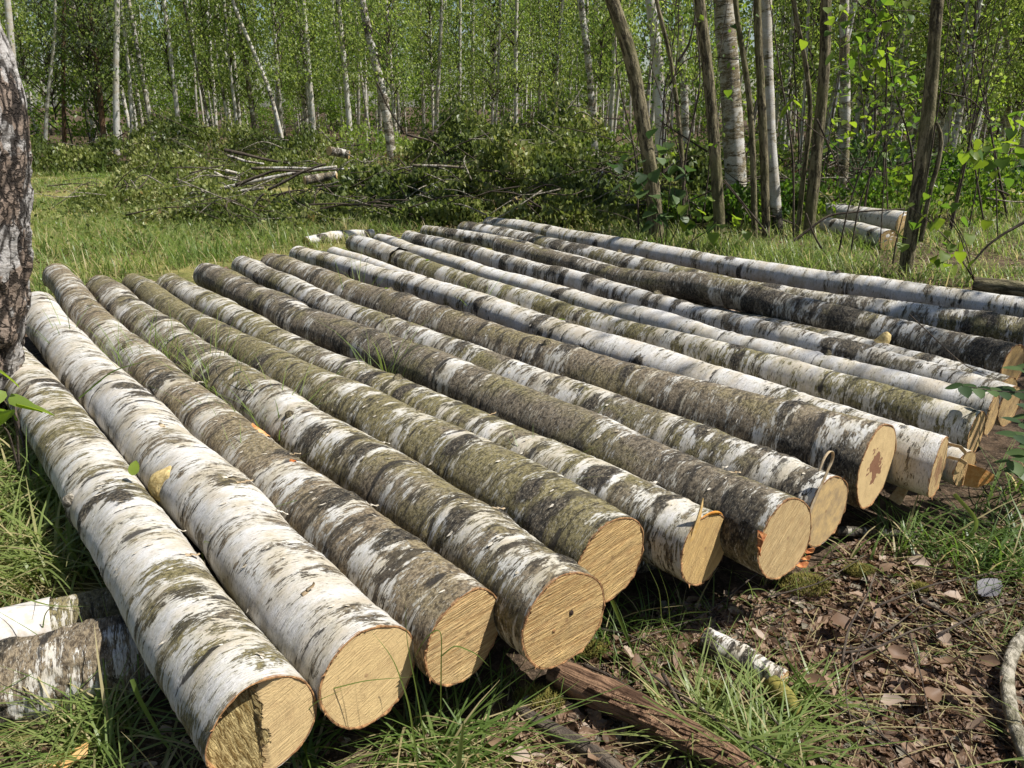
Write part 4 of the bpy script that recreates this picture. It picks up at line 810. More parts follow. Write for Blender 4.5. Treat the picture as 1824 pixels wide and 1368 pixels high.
# the group of dark and mossy stems right of the brush heap
def stem(name, pix, wpx, y, label, mat, w=.5, seed=0, top=8, cr=None, ns=14, n=60, g_=.5, b=.4, wob=.10):
    P = path(pix, y); P[0][2] = -.06; P2 = extend(P, top); r = .80 * wpx * y / FPX / 2; R = np.interp(np.arange(len(P2)), [0, len(P) - 1, len(P2) - 1], [r * 1.12, r * .9, r * .35])
    base = P2[0]; t = thing(name, base, label, 'tree'); me = trunk_mesh('trunk', P2 - base, R, n, ns, seed, 10, 1.2, wob, mat, False, .5 if mat is None else 0); tr = link('trunk', me, t); tr['white'] = w; tr['green'] = g_; tr['brown'] = b
    return t, P2, R
stem('willow_tree', [(1172, 436), (1164, 340), (1157, 286), (1137, 175), (1124, 87), (1105, 45), (1086, 0)], 29, 8.8, 'dark leaning willow trunk with peeling bark behind the last log', M_DARKBARK, seed=501)
stem('young_tree', [(1228, 378), (1215, 280), (1208, 200), (1194, 94), (1167, 0)], 9, 9.6, 'thin dark stem just right of the dark leaning willow', M_DARKBARK, seed=502, top=6)
stem('willow_tree', [(1284, 436), (1276, 302), (1262, 134), (1254, 60), (1244, 0)], 23, 8.9, 'grey brown smooth stem in front of the stout birch', M_DARKBARK, seed=503)
stem('birch_tree', [(1312, 405), (1312, 330), (1304, 200), (1297, 100), (1287, 0)], 43, 10.1, 'stout birch with dark scars and mossy yellow foot', None, .42, 504, 11, ns=24, n=160, g_=.7, b=.75)
stem('young_tree', [(1345, 432), (1342, 300), (1338, 200), (1325, 100), (1310, 20)], 12, 9., 'dark slim stem right of the stout birch, bent leftwards', M_DARKBARK, seed=505, top=7)
stem('willow_tree', [(1366, 424), (1362, 300), (1355, 150), (1347, 0)], 17, 9.1, 'dark upright stem overlapping the speckled white birch', M_DARKBARK, seed=506)
stem('birch_tree', [(1386, 420), (1378, 330), (1372, 255), (1366, 100), (1364, 0)], 24, 9.6, 'speckled white birch right of the dark upright stem', None, .72, 507, 11, ns=18, n=120)
stem('willow_tree', [(1444, 390), (1449, 330), (1455, 274), (1459, 220), (1467, 150), (1471, 90), (1470, 0)], 23, 9.2, 'twisted mossy sunlit stem left of the leafy gap', M_DARKBARK, seed=508)
stem('young_tree', [(1424, 395), (1432, 300), (1446, 210), (1438, 120), (1412, 10)], 10, 9.3, 'thin dark crooked stem hugging the twisted mossy one', M_DARKBARK, seed=509, top=6)
stem('birch_tree', [(1500, 350), (1506, 240), (1505, 120), (1503, 0)], 20, 12.0, 'birch with yellowish lichen and black scars in the leafy gap', None, .45, 510, 11, ns=16, n=100, g_=.8, b=.5)
wt_, P9, R9 = stem('willow_tree', [(1612, 494), (1622, 410), (1634, 347), (1645, 270), (1656, 183), (1663, 90), (1669, 0)], 27, 7.1, 'stout olive brown mossy trunk standing right behind the last log', M_DARKBARK, seed=511, ns=18, n=90)
base = P9[0]; b = Bag(); V, F, B = tube(path([(1640, 430), (1655, 345), (1672, 290), (1679, 238), (1668, 218)], 7.05, False) - base, [.022, .022, .02, .017, .012], 22, 8, .15, 3); b.add(V, F, B); link('fork', b.mesh('fork', M_DARKBARK), wt_)
g = np.random.default_rng(88); k = 0
STL = ['among the dark stems', 'near the right mossy trunk', 'in the leafy gap', 'beside the stout birch']
for i in range(34):
    u0 = g.choice([1150, 1200, 1245, 1300, 1330, 1400, 1425, 1480, 1530, 1560, 1590, 1650, 1700, 1760]) + g.normal(0, 18); y = g.uniform(8.2, 11.5); lean = g.normal(0, 60); v0 = 185 + 1370 * 1.5 / y * .98
    P = path([(u0, v0), (u0 + lean * .3 + g.normal(0, 6), v0 - 130), (u0 + lean * .7 + g.normal(0, 8), v0 - 270), (u0 + lean, v0 - 420)], y); P[0][2] = -.03; r = g.uniform(.006, .016)
    t = thing('thin_stem', P[0], 'thin bare shoot standing ' + STL[i % 4], 'sapling', 'thin shoots among the right hand stems'); b = Bag(); V, F, B = tube(P - P[0], [r, r * .8, r * .6, r * .3], 26, 6, .08, i); b.add(V, F, B); link('stem', b.mesh('stem', M_TWIG), t)
    for q in range(4):
        f = g.uniform(.25, .95); c = (P[0] * (1 - f) + P[-1] * f) * 0 + np.array([np.interp(f * 3, range(4), P[:, a]) for a in range(3)]) - P[0]; d = np.array([g.normal(0, .35), g.normal(0, .3), g.uniform(.05, .35)]); b = Bag(); V, F, B = tube([c, c + d * .5 + [0, 0, .04], c + d], [r * .4, r * .3, r * .12], 8, 4, .1, i); b.add(V, F, B); link('side_twig', b.mesh('side_twig', M_TWIG), t)
    n = 26; pts = np.array([np.array([np.interp(x * 3, range(4), P[:, a]) for a in range(3)]) - P[0] for x in g.uniform(.25, 1, n)]) + g.normal(0, .16, (n, 3)); o = link('leaves', leaf_cloud('leaves', pts, g.uniform(.04, .075, n), M_FRESH if i % 3 else M_LEAF, .6, .75, None, i), t); o['kind'] = 'stuff'
# crooked thin branches: (pixels, distance, radius px, label)
TW = [
 ([(1830, 393), (1790, 415), (1760, 436), (1730, 470)], 6.6, 6, 'thick dark bent branch reaching in from the right edge'),
 ([(1400, 440), (1440, 410), (1475, 382), (1530, 377), (1610, 372)], 8.6, 5, 'dark arched branch lying across the stems above the grass'),
 ([(1386, 445), (1362, 410), (1330, 370), (1290, 320)], 8.9, 4, 'dark bent twig crossing the foot of the stout birch'),
 ([(1380, 420), (1352, 412), (1320, 360), (1285, 318)], 9.2, 3, 'thin bent twig low between the dark stems'),
 ([(1490, 470), (1508, 380), (1530, 310), (1570, 230), (1600, 190), (1660, 165)], 7.6, 3, 'long arching twig rising to the right mossy trunk'),
 ([(1512, 470), (1530, 360), (1560, 290), (1610, 200)], 7.8, 3, 'second arching twig beside the long one'),
 ([(1480, 470), (1450, 420), (1436, 380)], 7.8, 4, 'short dark twig below the twisted mossy stem'),
 ([(1455, 212), (1490, 290), (1530, 350)], 8.4, 3, 'grey twig slanting down right from the twisted mossy stem'),
 ([(1408, 195), (1440, 225), (1500, 270), (1525, 308)], 8.2, 2, 'thin pale twig with bright leaf tips'),
 ([(1590, 470), (1596, 430), (1612, 370)], 7.0, 3, 'short upright dark twig left of the right mossy trunk'),
 ([(1690, 380), (1720, 430), (1735, 490)], 6.9, 2, 'thin dark twig among the round leaves at the right'),
 ([(1675, 165), (1740, 135), (1830, 95)], 8.5, 1.6, 'thin straight twig pointing to the right edge'),
 ([(1680, 165), (1730, 175), (1765, 215)], 8.0, 2.4, 'hooked dark twig right of the right mossy trunk'),
 ([(1208, 110), (1228, 80), (1240, 20), (1246, 0)], 9.3, 4, 'dark fork twig beside the thin dark stem'),
 ([(1194, 150), (1215, 108), (1240, 98), (1330, 108)], 9.3, 2.5, 'thin horizontal twig in front of the stout birch'),
 ([(1180, 310), (1182, 160), (1190, 130)], 9.2, 3, 'dark upright twig between the willow and the thin stem'),
 ([(1260, 270), (1200, 232), (1175, 215)], 9.4, 3, 'slanting dark twig near the thin dark stem'),
 ([(1165, 150), (1110, 145), (1060, 130)], 9., 1.6, 'fine dark twig left of the dark leaning willow'),
 ([(1620, 560), (1720, 655), (1795, 680)], 3.1, 2, 'thin dark twig hanging over the dark grey log'),
]
for i, (pix, y, wpx, label) in enumerate(TW):
    P = path(pix, y, False)
    if pix[0][1] > 560: P[:, 1] += .0
    r = wpx * y / FPX / 2
    b = Bag(); V, F, B = tube(P, np.linspace(r * 1.1, r * .5, len(P)), 6 * len(P), 7, .12, i, True); b.add(V, F, B); o = link('twig', b.mesh('twig', M_TWIG)); tag(o, label, 'branch', 'crooked branches among the stems')

# ---------------------------------------------------------------- brush heap and pole pile
def mound(cx, cy, rx, ry, h, n, seed, cover=.75):
    g = np.random.default_rng(seed); a = g.random(n) * 6.283; rr = np.sqrt(g.random(n)); x, y = cx + rx * rr * np.cos(a), cy + ry * rr * np.sin(a)
    top = h * (1 - rr ** 2.6) ** .5 * (.25 + 1.5 * fbm(np.c_[x * 1.3, y * 1.3, 0 * x], seed, 4)); z = top * (1 - (1 - cover) * g.random(n) ** .5 - .5 * (g.random(n) < .25) * g.random(n)) + g.normal(0, .03, n)
    keep = fbm(np.c_[x * 3.2, y * 3.2, z * 2.4], seed + 2, 3) > .485
    return np.c_[x, y, np.maximum(z, .03) + gz(x, y)][keep]
def brush_heap(label, mounds, nbr, seed, size, mat=None, lcs=(0, 1), cat='brush heap', branch_l=1.1):
    Ps = [mound(*m, seed + i) for i, m in enumerate(mounds)]; P = np.vstack(Ps); g = np.random.default_rng(seed)
    c = np.array([mounds[0][0], mounds[0][1], 0]); t = thing('brush_heap', c, label, cat)
    lc = lcs[0] + (lcs[1] - lcs[0]) * np.clip(fbm(P * 1.5, seed + 3, 2) * 1.3 - .35 + g.normal(0, .2, len(P)), 0, 1)
    o = link('leaves', leaf_cloud('leaves', P - c, g.uniform(size * .7, size * 1.2, len(P)), mat or M_BRUSH, 1.3, .72, lc, seed), t); kind(o, 'stuff')
    for k in range(nbr):
        p = P[g.integers(len(P))]; a = g.normal(0, .6) + (0 if g.random() < .5 else math.pi); l = branch_l * g.uniform(.35, 1); d = np.array([math.cos(a), math.sin(a) * .7, g.normal(.05, .38)]); p = p + [0, -.05, .08]
        q = [p - d * l * .5 - c, p - c + g.normal(0, .06, 3) + [0, 0, .06], p + d * l * .5 + g.normal(0, .1, 3) - c]
        for x in q: x[2] = max(x[2], .02)
        r = g.uniform(.004, .013); b = Bag(); V, F, B = tube(q, [r, r * .8, r * .3], 9, 5, .1, k); b.add(V, F, B); link('branch', b.mesh('branch', M_TWIG if g.random() < .6 else M_PALETWIG), t)
    return t
brush_heap('large heap of cut leafy birch branches in the middle distance', [(.5, 11.7, 2.9, 1.5, 1.15, 36000), (-1.3, 11.9, 1.6, 1.4, .9, 15000), (1.0, 10.9, 2.6, .8, .60, 15000), (-.1, 12.9, 2.4, 1.0, 1.60, 13000), (-2.2, 10.7, 1.3, .7, .30, 6000), (2.9, 11.3, 1.5, 1.0, .95, 12000), (1.2, 10.1, 1.4, .5, .42, 6500), (-.9, 10.5, 1.2, .5, .36, 5000)], 320, 61, .080)
brush_heap('low spread of wilting leafy branches round the pole pile', [(-4.3, 14.0, 2.8, 1.3, .75, 18000), (-3.4, 10.7, 1.9, .9, .32, 12000), (-5.2, 12.2, 1.6, 1.2, .42, 10000)], 150, 65, .072, lcs=(.25, 1.))
brush_heap('dusky bushes at the wood edge left of the pole pile', [(-7.1, 18.0, 2.6, 1.2, 1.15, 11000), (-10.3, 17.5, 1.9, 1.0, .7, 6000), (-5.2, 18.5, 2.0, 1.2, .8, 6000)], 90, 69, .09, lcs=(.1, .95), cat='bush')
brush_heap('dark bushy heap with pale leaves behind the right mossy trunk', [(8.2, 12.6, 2.4, 1.0, .75, 7500), (5.6, 13.3, 1.7, .9, .8, 6000)], 40, 73, .08, M_COOL, cat='bush')
brush_heap('russet twiggy undergrowth behind the stout birch', [(4.2, 12.2, 1.5, .7, .85, 1800)], 60, 77, .045, M_DEAD, (0, .5), 'bush', .9)
brush_heap('sunlit low leaves under the leafy gap', [(5.0, 10.6, 1.6, .7, .95, 5200), (6.8, 11.2, 1.8, .8, .9, 5200), (3.4, 10.4, 1.0, .5, .6, 2600), (2.4, 9.7, .9, .4, .5, 2600)], 70, 84, .07, M_FRESH, (0, 1), 'bush')
brush_heap('green undergrowth along the wood edge behind the heap', [(4.5, 19, 5.5, 1.5, 1.0, 10000), (13, 19.5, 5, 1.6, 1.0, 9000), (-1.5, 20, 4.5, 1.5, 1.0, 9000)], 30, 81, .09, M_LEAF, (.3, 1.), 'bush')
# poles: pixels (butt first), distance, width px
POLES = [
 ([(335, 347), (400, 335), (480, 317), (560, 302), (600, 297)], 13.0, 9, 1, .9, 'longest white pole sticking out left from the pole pile'),
 ([(420, 330), (450, 318), (490, 303), (540, 305)], 12.9, 7, 0, .6, 'grey crooked pole lying over the longest white one'),
 ([(368, 357), (410, 352), (428, 340), (470, 335)], 12.7, 9, 1, .8, 'forked pale branch lowest in the pole pile'),
 ([(448, 300), (520, 299), (600, 302), (640, 300)], 13.3, 6, 1, .7, 'straight thin white pole along the top of the pile'),
 ([(400, 267), (440, 276), (490, 288), (540, 292)], 14.6, 7, 0, .3, 'dark thin log slanting above the pole pile'),
 ([(405, 277), (440, 288), (470, 292)], 14.3, 6, 1, .8, 'short pale pole below the dark slanting one'),
 ([(382, 307), (400, 316), (430, 323)], 13.9, 6, 1, .9, 'short white stick at the left end of the pile'),
 ([(402, 305), (420, 309), (440, 314)], 14.2, 9, 1, .9, 'stubby white log left behind the poles'),
 ([(478, 338), (510, 322), (540, 305), (580, 292)], 12.6, 6, 0, .4, 'grey pole rising to the right across the pile'),
 ([(520, 310), (560, 304), (600, 302)], 12.8, 5, 0, .5, 'thin grey pole under the straight white one'),
 ([(450, 368), (462, 352), (470, 345)], 12.0, 6, 1, .7, 'short pale stick poking from leaves below the pile'),
 ([(735, 295), (800, 296), (860, 303), (925, 311), (975, 318)], 10.9, 6, 1, .35, 'long bare brown branch lying on the brush heap front'),
 ([(920, 348), (960, 358), (1010, 357), (1055, 330), (1075, 297)], 10.5, 3, 0, .3, 'bent thin branch at the right front of the brush heap'),
 ([(1060, 350), (1066, 325), (1074, 305)], 10.3, 5, 1, .6, 'broken pale branch end pointing up at the heap right'),
 ([(915, 352), (932, 375), (953, 398)], 10.2, 8, 1, .5, 'yellowish stick leaning behind the far log ends'),
 ([(725, 240), (765, 250), (800, 268)], 12.2, 5, 0, .2, 'dark bent branch on the left crest of the brush heap'),
 ([(672, 148), (690, 190), (712, 225), (720, 240)], 16.5, 4, 0, .1, 'black thin snag leaning across the curved grey trunk'),
 ([(635, 332), (680, 325), (740, 331), (790, 335)], 11.6, 3, 0, .3, 'thin dark branch in the lower brush heap'),
 ([(1000, 300), (1040, 285), (1060, 275)], 11.6, 6, 1, .5, 'pale stub of branch at the right shoulder of the heap'),
]
for i, (pix, y, wpx, bm, wt, label) in enumerate(POLES):
    if i < 11: y -= 1.1
    P = path(pix, y, False); r = .78 * wpx * y / FPX / 2; P[:, 2] = np.maximum(P[:, 2], r); me = trunk_mesh('pole', P, np.linspace(r * 1.1, r * .7, len(P)), 26, 8, 600 + i, 4, .8, .1, None if bm else M_TWIG, True); o = link('pole', me); o['white'] = wt * .72; o['green'] = .3; o['brown'] = .3
    tag(o, label, 'branch', 'poles and bare branches of the cut wood piles')
# two log butts in the heap
for (pix, y, wpx, label) in (([(547, 320), (575, 316), (600, 312)], 11.5, 15, 'cut log butt with orange end facing out of the pole pile'), ([(590, 268), (605, 272), (622, 276)], 12.4, 15, 'short thick cut log on top right of the pole pile')):
    P = path(pix, y, False); P[0][1] -= .15; r = wpx * y / FPX / 2
    simple_log('short_log', P, [r, r, r * .95], label, 'log', int(y * 10), .4, .3, .7, n=20, ns=16)
# ---------------------------------------------------------------- grass, litter and small plants
LP = np.vstack([np.array(LOGS[k])[:, :4] for k in LOGS])
segs = []
for k in LOGS:
    c = np.array(LOGS[k]); n = 60; q = np.linspace(0, len(c) - 1, n); segs.append(np.stack([np.interp(q, np.arange(len(c)), c[:, i]) for i in range(4)], 1))
SEG = np.vstack(segs)
def under_logs(P, extra=.0):
    out = np.zeros(len(P), bool)
    for i in range(0, len(P), 4000):
        p = P[i:i + 4000]; d = np.hypot(p[:, None, 0] - SEG[None, :, 0], p[:, None, 1] - SEG[None, :, 1]) - SEG[None, :, 3] * .8 - extra
        out[i:i + 4000] = (d < 0).any(1)
    return out
def in_poly(u, v, poly):
    poly = np.asarray(poly, float); c = np.zeros(len(u), bool); j = len(poly) - 1
    for i in range(len(poly)):
        xi, yi = poly[i]; xj, yj = poly[j]
        c ^= ((yi > v) != (yj > v)) & (u < (xj - xi) * (v - yi) / (yj - yi + 1e-9) + xi); j = i
    return c
def scatter(poly, n, seed, patch=None, skip=True, extra=0.):
    """n ground points inside the outline (photo pixels on the ground)"""
    g = np.random.default_rng(seed); poly = np.asarray(poly, float); G = np.array([at(u, v) for u, v in poly])[:, :2]
    lo, hi = G.min(0), G.max(0); out = []
    tot = 0
    while tot < n:
        p = g.uniform(lo, hi, (n * 2, 2)); p = p[in_poly(p[:, 0], p[:, 1], G)]
        if patch: p = p[fbm(np.c_[p * patch[0], p[:, :1] * 0], seed, 3) + g.normal(0, .06, len(p)) > patch[1]]
        if skip and len(p): p = p[~under_logs(p, extra)]
        out.append(p); tot += len(p)
        if len(out) > 14: break
    p = np.vstack(out)[:n]; return np.c_[p, gz(p[:, 0], p[:, 1]) - .005]
def grass(label, poly, n, hlo, hhi, wd, seed, patch=None, lean=.5, lc=(0., .8), skip=True, drop=.35, extra=0.):
    P = scatter(poly, n, seed, patch, skip, extra); g = np.random.default_rng(seed + 5); n = len(P)
    c = lc[0] + (lc[1] - lc[0]) * np.clip(fbm(np.c_[P[:, :2] * 2.5, P[:, :1] * 0], seed, 2) * 1.2 - .2 + g.normal(0, .18, n), 0, 1); c = np.where(g.random(n) < .10, .99, c)
    h = g.uniform(hlo, hhi, n) * (.6 + .8 * fbm(np.c_[P[:, :2] * 3, P[:, :1] * 0], seed + 1, 2))
    o = link('grass', blades('grass', P, h, g.uniform(.6, 1.3, n) * wd, M_GRASS, c, lean, seed, drop)); kind(o, 'stuff', label, 'grass'); return o
grass('grass of the meadow behind the log ends at the left', [(60, 545), (330, 480), (640, 430), (900, 385), (700, 385), (420, 372), (200, 345), (60, 345)], 11000, 0.06, 0.2, 0.0085, 1, (0.9, 0.48), 0.8, (0.35, 1.0))
grass('taller tufts of grass close behind the left log ends', [(70, 520), (330, 475), (560, 440), (520, 400), (300, 420), (70, 430)], 1100, 0.16, 0.36, 0.011, 2, (1.6, 0.58), 0.6, (0.2, 0.85))
grass('bright grass strip between last log and brush heap', [(560, 425), (880, 392), (1180, 455), (1560, 525), (1560, 470), (1180, 415), (900, 372), (620, 398)], 6500, 0.08, 0.26, 0.01, 3, (1.8, .42), 0.6, (0.4, 1.0))
grass('sunny grass among the stems at the right', [(1250, 440), (1830, 560), (1830, 370), (1420, 360), (1180, 400)], 8500, 0.08, 0.26, 0.01, 4, (1.3, .44), 0.7, (0.35, 1.0))
grass('short mossy grass of the clearing farther back', [(60, 345), (480, 372), (820, 372), (420, 325), (200, 305), (60, 305)], 11000, .04, .14, .012, 5, (.7, .44), .6, (.3, .97))
grass('low grass and weeds at the foot of the woods', [(-400, 320), (2200, 320), (2200, 262), (-400, 262)], 9000, .15, .5, .02, 6, (.5, .42), .5, (.1, .8), False)
grass('long sunlit grass at the left edge beside the bearer logs', [(-160, 1110), (190, 1040), (130, 930), (60, 800), (20, 720), (-160, 720)], 1050, 0.1, 0.32, 0.01, 7, (4, 0.46), 1.1, (0.4, 1.0), True, .75)
grass('low thin grass under the long blades at the left', [(-200, 1140), (240, 1060), (130, 900), (30, 720), (-200, 720)], 1500, .04, .12, .005, 17, (5, .45), .9, (.2, .9), True, .4)
grass('dark grass in the shade in front of the lower left cut ends', [(-120, 1420), (900, 1420), (860, 1262), (560, 1300), (330, 1330), (240, 1250), (-120, 1290)], 480, 0.1, 0.28, 0.007, 8, (4, 0.48), 1.3, (0.1, 1.0), True, .8)
grass('tufts along the feet of the front cut ends', [(560, 1330), (930, 1240), (1180, 1120), (1440, 1040), (1500, 990), (1250, 1060), (1050, 1110), (880, 1190)], 190, 0.07, 0.22, 0.005, 9, (3.2, .50), .8, (.1, .8), False, .6)
grass('pale green grass clumps at the bottom right', [(1080, 1420), (1900, 1420), (1900, 1320), (1640, 1310), (1420, 1220), (1180, 1260)], 420, 0.08, 0.24, 0.008, 10, (3.4, .52), 1.1, (0.5, 1.0), False, .5)
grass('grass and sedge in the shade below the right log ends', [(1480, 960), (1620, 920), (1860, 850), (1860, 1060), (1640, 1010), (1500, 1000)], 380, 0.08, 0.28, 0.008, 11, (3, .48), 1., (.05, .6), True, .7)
grass('thin grass scattered in the leaf litter', [(1030, 1260), (1860, 1160), (1860, 1020), (1500, 1020), (1150, 1120)], 330, .04, .15, .0035, 12, (4, .5), .9, (.2, .9), False, .6)
grass('short moss and grass sward of the whole clearing', [(60, 560), (330, 500), (640, 450), (900, 405), (1180, 470), (1560, 540), (1830, 580), (1830, 360), (1400, 355), (900, 372), (480, 372), (60, 340)], 22000, .02, .07, .008, 18, None, 1., (.4, 1.), True, .4)
# trampled dry straw lying flat
for lab, poly, n, sd in (('flattened dry straw round the lower left cut ends', [(-160, 1420), (1000, 1420), (1000, 1220), (560, 1290), (240, 1200), (0, 900), (-160, 760)], 900, 21), ('dry straw on the litter at the lower right', [(1000, 1420), (1880, 1420), (1880, 960), (1500, 1000), (1100, 1130)], 260, 22), ('dry straw in the clearing', [(60, 520), (700, 430), (1500, 520), (1830, 560), (1830, 390), (900, 380), (60, 350)], 2200, 23)):
    P = scatter(poly, n, sd, (3, .4), True); P[:, 2] += .012; g = np.random.default_rng(sd); o = link('dry_straw', blades('dry_straw', P, g.uniform(.05, .16, len(P)) * (1 if sd < 23 else 1.6), g.uniform(.002, .005, len(P)) * (1 if sd < 23 else 2), M_GRASS, np.full(len(P), 1.) - .06 * g.random(len(P)), 2.6, sd, 1.4)); kind(o, 'stuff', lab, 'straw')
# leafy weeds in the clearing
g = np.random.default_rng(55)
for i, (u, v) in enumerate([(210, 395), (260, 440), (330, 400), (390, 430), (450, 400), (500, 425), (560, 400), (120, 400), (300, 370), (620, 395), (700, 400), (180, 450), (430, 385), (760, 398)]):
    c = at(u, v); n = int(g.uniform(120, 300)); s = g.uniform(.18, .5); x, y = g.normal(0, s, n), g.normal(0, s * .6, n); z = abs(g.normal(.08, .08, n)) * (1 + fbm(np.c_[x * 4, y * 4, x * 0], i, 2)); P = np.c_[c[0] + x, c[1] + y, z + .02 + gz(c[0] + x, c[1] + y)]
    o = link('weeds', leaf_cloud('weeds', P, g.uniform(.03, .07, n), M_BRUSH, .3, .6, g.random(n) * .8, i)); kind(o, 'stuff', 'patch of leafy weeds in the clearing', 'weeds')
for i, (u, v, n, h) in enumerate([(300, 668, 40, .22), (372, 705, 50, .2), (400, 735, 40, .2), (425, 800, 14, .2), (500, 800, 40, .22), (250, 690, 24, .2), (215, 660, 18, .2), (700, 700, 14, .3), (660, 715, 10, .2), (930, 900, 20, .14), (370, 1005, 6, .16), (455, 880, 8, .2), (850, 560, 12, .18), (640, 540, 18, .2), (120, 640, 10, .25), (560, 760, 16, .15), (1010, 830, 10, .12)]):
    c = at(u, v, .17); g = np.random.default_rng(90 + i); P = np.c_[c[0] + g.normal(0, .03, n), c[1] + g.normal(0, .05, n), np.full(n, .08)]
    o = link('grass_tuft', blades('grass_tuft', P, g.uniform(.6, 1.3, n) * (h + .22), g.uniform(.004, .007, n), M_GRASS, g.uniform(.3, .85, n), .45, 90 + i, .3)); kind(o, 'stuff', 'grass tuft growing up between two logs', 'grass')
# a few single long blades in front of the cut ends
g = np.random.default_rng(6)
def long_blade(pts, wd, label, lc=.45):
    P = np.asarray(pts, float); A, r, q = resample(P, np.full(len(P), wd), 22); t = q / q[-1]; T = np.gradient(A, axis=0); T /= np.linalg.norm(T, axis=1)[:, None]
    view = A - np.array([0, 0, CAM_H]); S = np.cross(T, view); S /= np.linalg.norm(S, axis=1)[:, None]; S = S * .8 + .2 * np.array([1, 0, 0]); ww = wd * np.clip(1.05 - t ** 2.2, .05, 1)[:, None] * .5; N_ = np.cross(S, T)
    V = np.stack([A - S * ww, A + N_ * ww * .25, A + S * ww], 1).reshape(-1, 3); i = np.arange(21)[:, None] * 3; j = np.arange(2)[None]; Q = np.stack([i + j, i + j + 1, i + 4 + j, i + 3 + j], -1).reshape(-1, 4)
    o = link('grass_blade', make_mesh('grass_blade', V, Q, M_GRASS, {'lc': ('FACE', 'FLOAT', np.full(len(Q), lc))})); tag(o, label, 'grass blade', 'long single grass blades')
for pix, y, wd, lab in [
 ([(745, 1368), (728, 1250), (700, 1170), (662, 1125)], 1.36, .007, 'long grass blade crossing the cream cut end'),
 ([(760, 1340), (742, 1230), (724, 1140), (722, 1070)], 1.38, .005, 'upright grass blade right of the cream cut end'),
 ([(785, 1290), (786, 1160), (788, 1110), (755, 1135), (735, 1180)], 1.42, .005, 'bent grass blade in front of the tan ridged cut end'),
 ([(785, 1170), (810, 1148), (850, 1165), (872, 1188)], 1.42, .004, 'arched grass blade over the tan ridged cut end'),
 ([(815, 1375), (822, 1320), (826, 1280)], 1.22, .018, 'broad grass leaf at the bottom edge below the ridged cut end'),
 ([(560, 1235), (650, 1212), (740, 1205)], 1.36, .0035, 'thin blade lying across the foot of the cream cut end'),
 ([(505, 1320), (560, 1250), (620, 1225)], 1.33, .004, 'blade beside the split cut end'),
 ([(235, 1210), (245, 1240), (290, 1320), (330, 1368)], 1.45, .010, 'folded blade under the split log'),
 ([(0, 1052), (90, 1080), (165, 1080)], 1.85, .005, 'pale blade lying over the upper bearer log'),
 ([(72, 1150), (80, 1090), (110, 1068)], 1.8, .006, 'arched blade over the white patch of the upper bearer'),
 ([(215, 990), (222, 960), (218, 935)], 1.95, .008, 'short broad blade beside the split log'),
 ([(1145, 1240), (1290, 1330), (1330, 1390)], 1.42, .004, 'straight stalk across the rotten log'),
 ([(1090, 1070), (1115, 1130), (1140, 1190)], 1.78, .010, 'broad blade under the olive log end'),
 ([(1180, 1130), (1175, 1050), (1150, 1000)], 1.75, .004, 'fine stalk in front of the olive log end'),
 ([(1195, 1140), (1190, 1060), (1172, 1010)], 1.75, .0035, 'second fine stalk in front of the olive log end'),
 ([(1305, 1075), (1330, 1050), (1358, 1048), (1380, 1062)], 1.85, .004, 'arched blade below the scrappy cut end'),
 ([(1470, 1280), (1410, 1190), (1370, 1110)], 1.62, .010, 'broad pale blade right of the white birch piece'),
 ([(1490, 1310), (1440, 1220), (1390, 1160)], 1.6, .009, 'second broad pale blade right of the white birch piece'),
 ([(1700, 880), (1745, 930), (1740, 945), (1640, 1035)], 2.35, .014, 'sedge leaf bent over in the right shade'),
 ([(140, 710), (200, 660), (270, 640)], 3.1, .010, 'long blade lying over the first two logs')]:
    long_blade([at_y(u, v, y) for u, v in pix], wd, lab, g.uniform(.35, .7))
# dead leaves: curled little sheets
def dead_sheet(seed, seg=4):
    g = np.random.default_rng(seed); t = np.linspace(-1, 1, seg + 1); X, Y = np.meshgrid(t, t, indexing='ij'); prof = np.sqrt(np.clip(1 - (X * .97) ** 2, 0, 1)) * .62
    V = np.stack([X * .5, Y * prof * .5 * (1 + .25 * np.sin(9 * X)), .16 * X ** 2 * g.uniform(-1, 1.4) + .30 * (Y * prof) ** 2 * g.uniform(.3, 1.6) + .05 * np.sin(7 * X + 4 * Y + seed)], -1).reshape(-1, 3)
    i = np.arange(seg)[:, None] * (seg + 1); j = np.arange(seg)[None]; Q = np.stack([i + j, i + seg + 1 + j, i + seg + 2 + j, i + j + 1], -1).reshape(-1, 4); return V, Q
SHEETS = [dead_sheet(i) for i in range(8)]
def rotm(g, n, flat=.5):
    a = g.random(n) * 6.283; tx, ty = g.normal(0, flat, n), g.normal(0, flat, n); ca, sa = np.cos(a), np.sin(a)
    X = np.stack([ca, sa, tx], 1); X /= np.linalg.norm(X, axis=1)[:, None]; Y = np.stack([-sa, ca, ty], 1); Z = np.cross(X, Y); Z /= np.linalg.norm(Z, axis=1)[:, None]; Y = np.cross(Z, X); return np.stack([X, Y, Z], 1)
def litter(name, P, size, mat, seed, flat=.4, lc=None):
    g = np.random.default_rng(seed); n = len(P); Rm = rotm(g, n, flat); ks = g.integers(0, 8, n); Vs = np.array([SHEETS[k][0] for k in range(8)])[ks] * size[:, None, None]
    V = np.einsum('nvi,nij->nvj', Vs, Rm) + P[:, None]; q = SHEETS[0][1]; Q = (q[None] + (np.arange(n) * len(SHEETS[0][0]))[:, None, None]).reshape(-1, 4)
    if lc is None: lc = g.random(n)
    return make_mesh(name, V.reshape(-1, 3), Q, mat, {'lc': ('FACE', 'FLOAT', np.repeat(lc, len(q)))}, False)
POLY_L = [(880, 1300), (1060, 1170), (1180, 1080), (1440, 1020), (1520, 960), (1880, 930), (1900, 1440), (860, 1440)]
P = scatter(POLY_L, 15000, 61, (2.4, .27), False); g = np.random.default_rng(62); P[:, 2] += g.uniform(.0, .022, len(P))
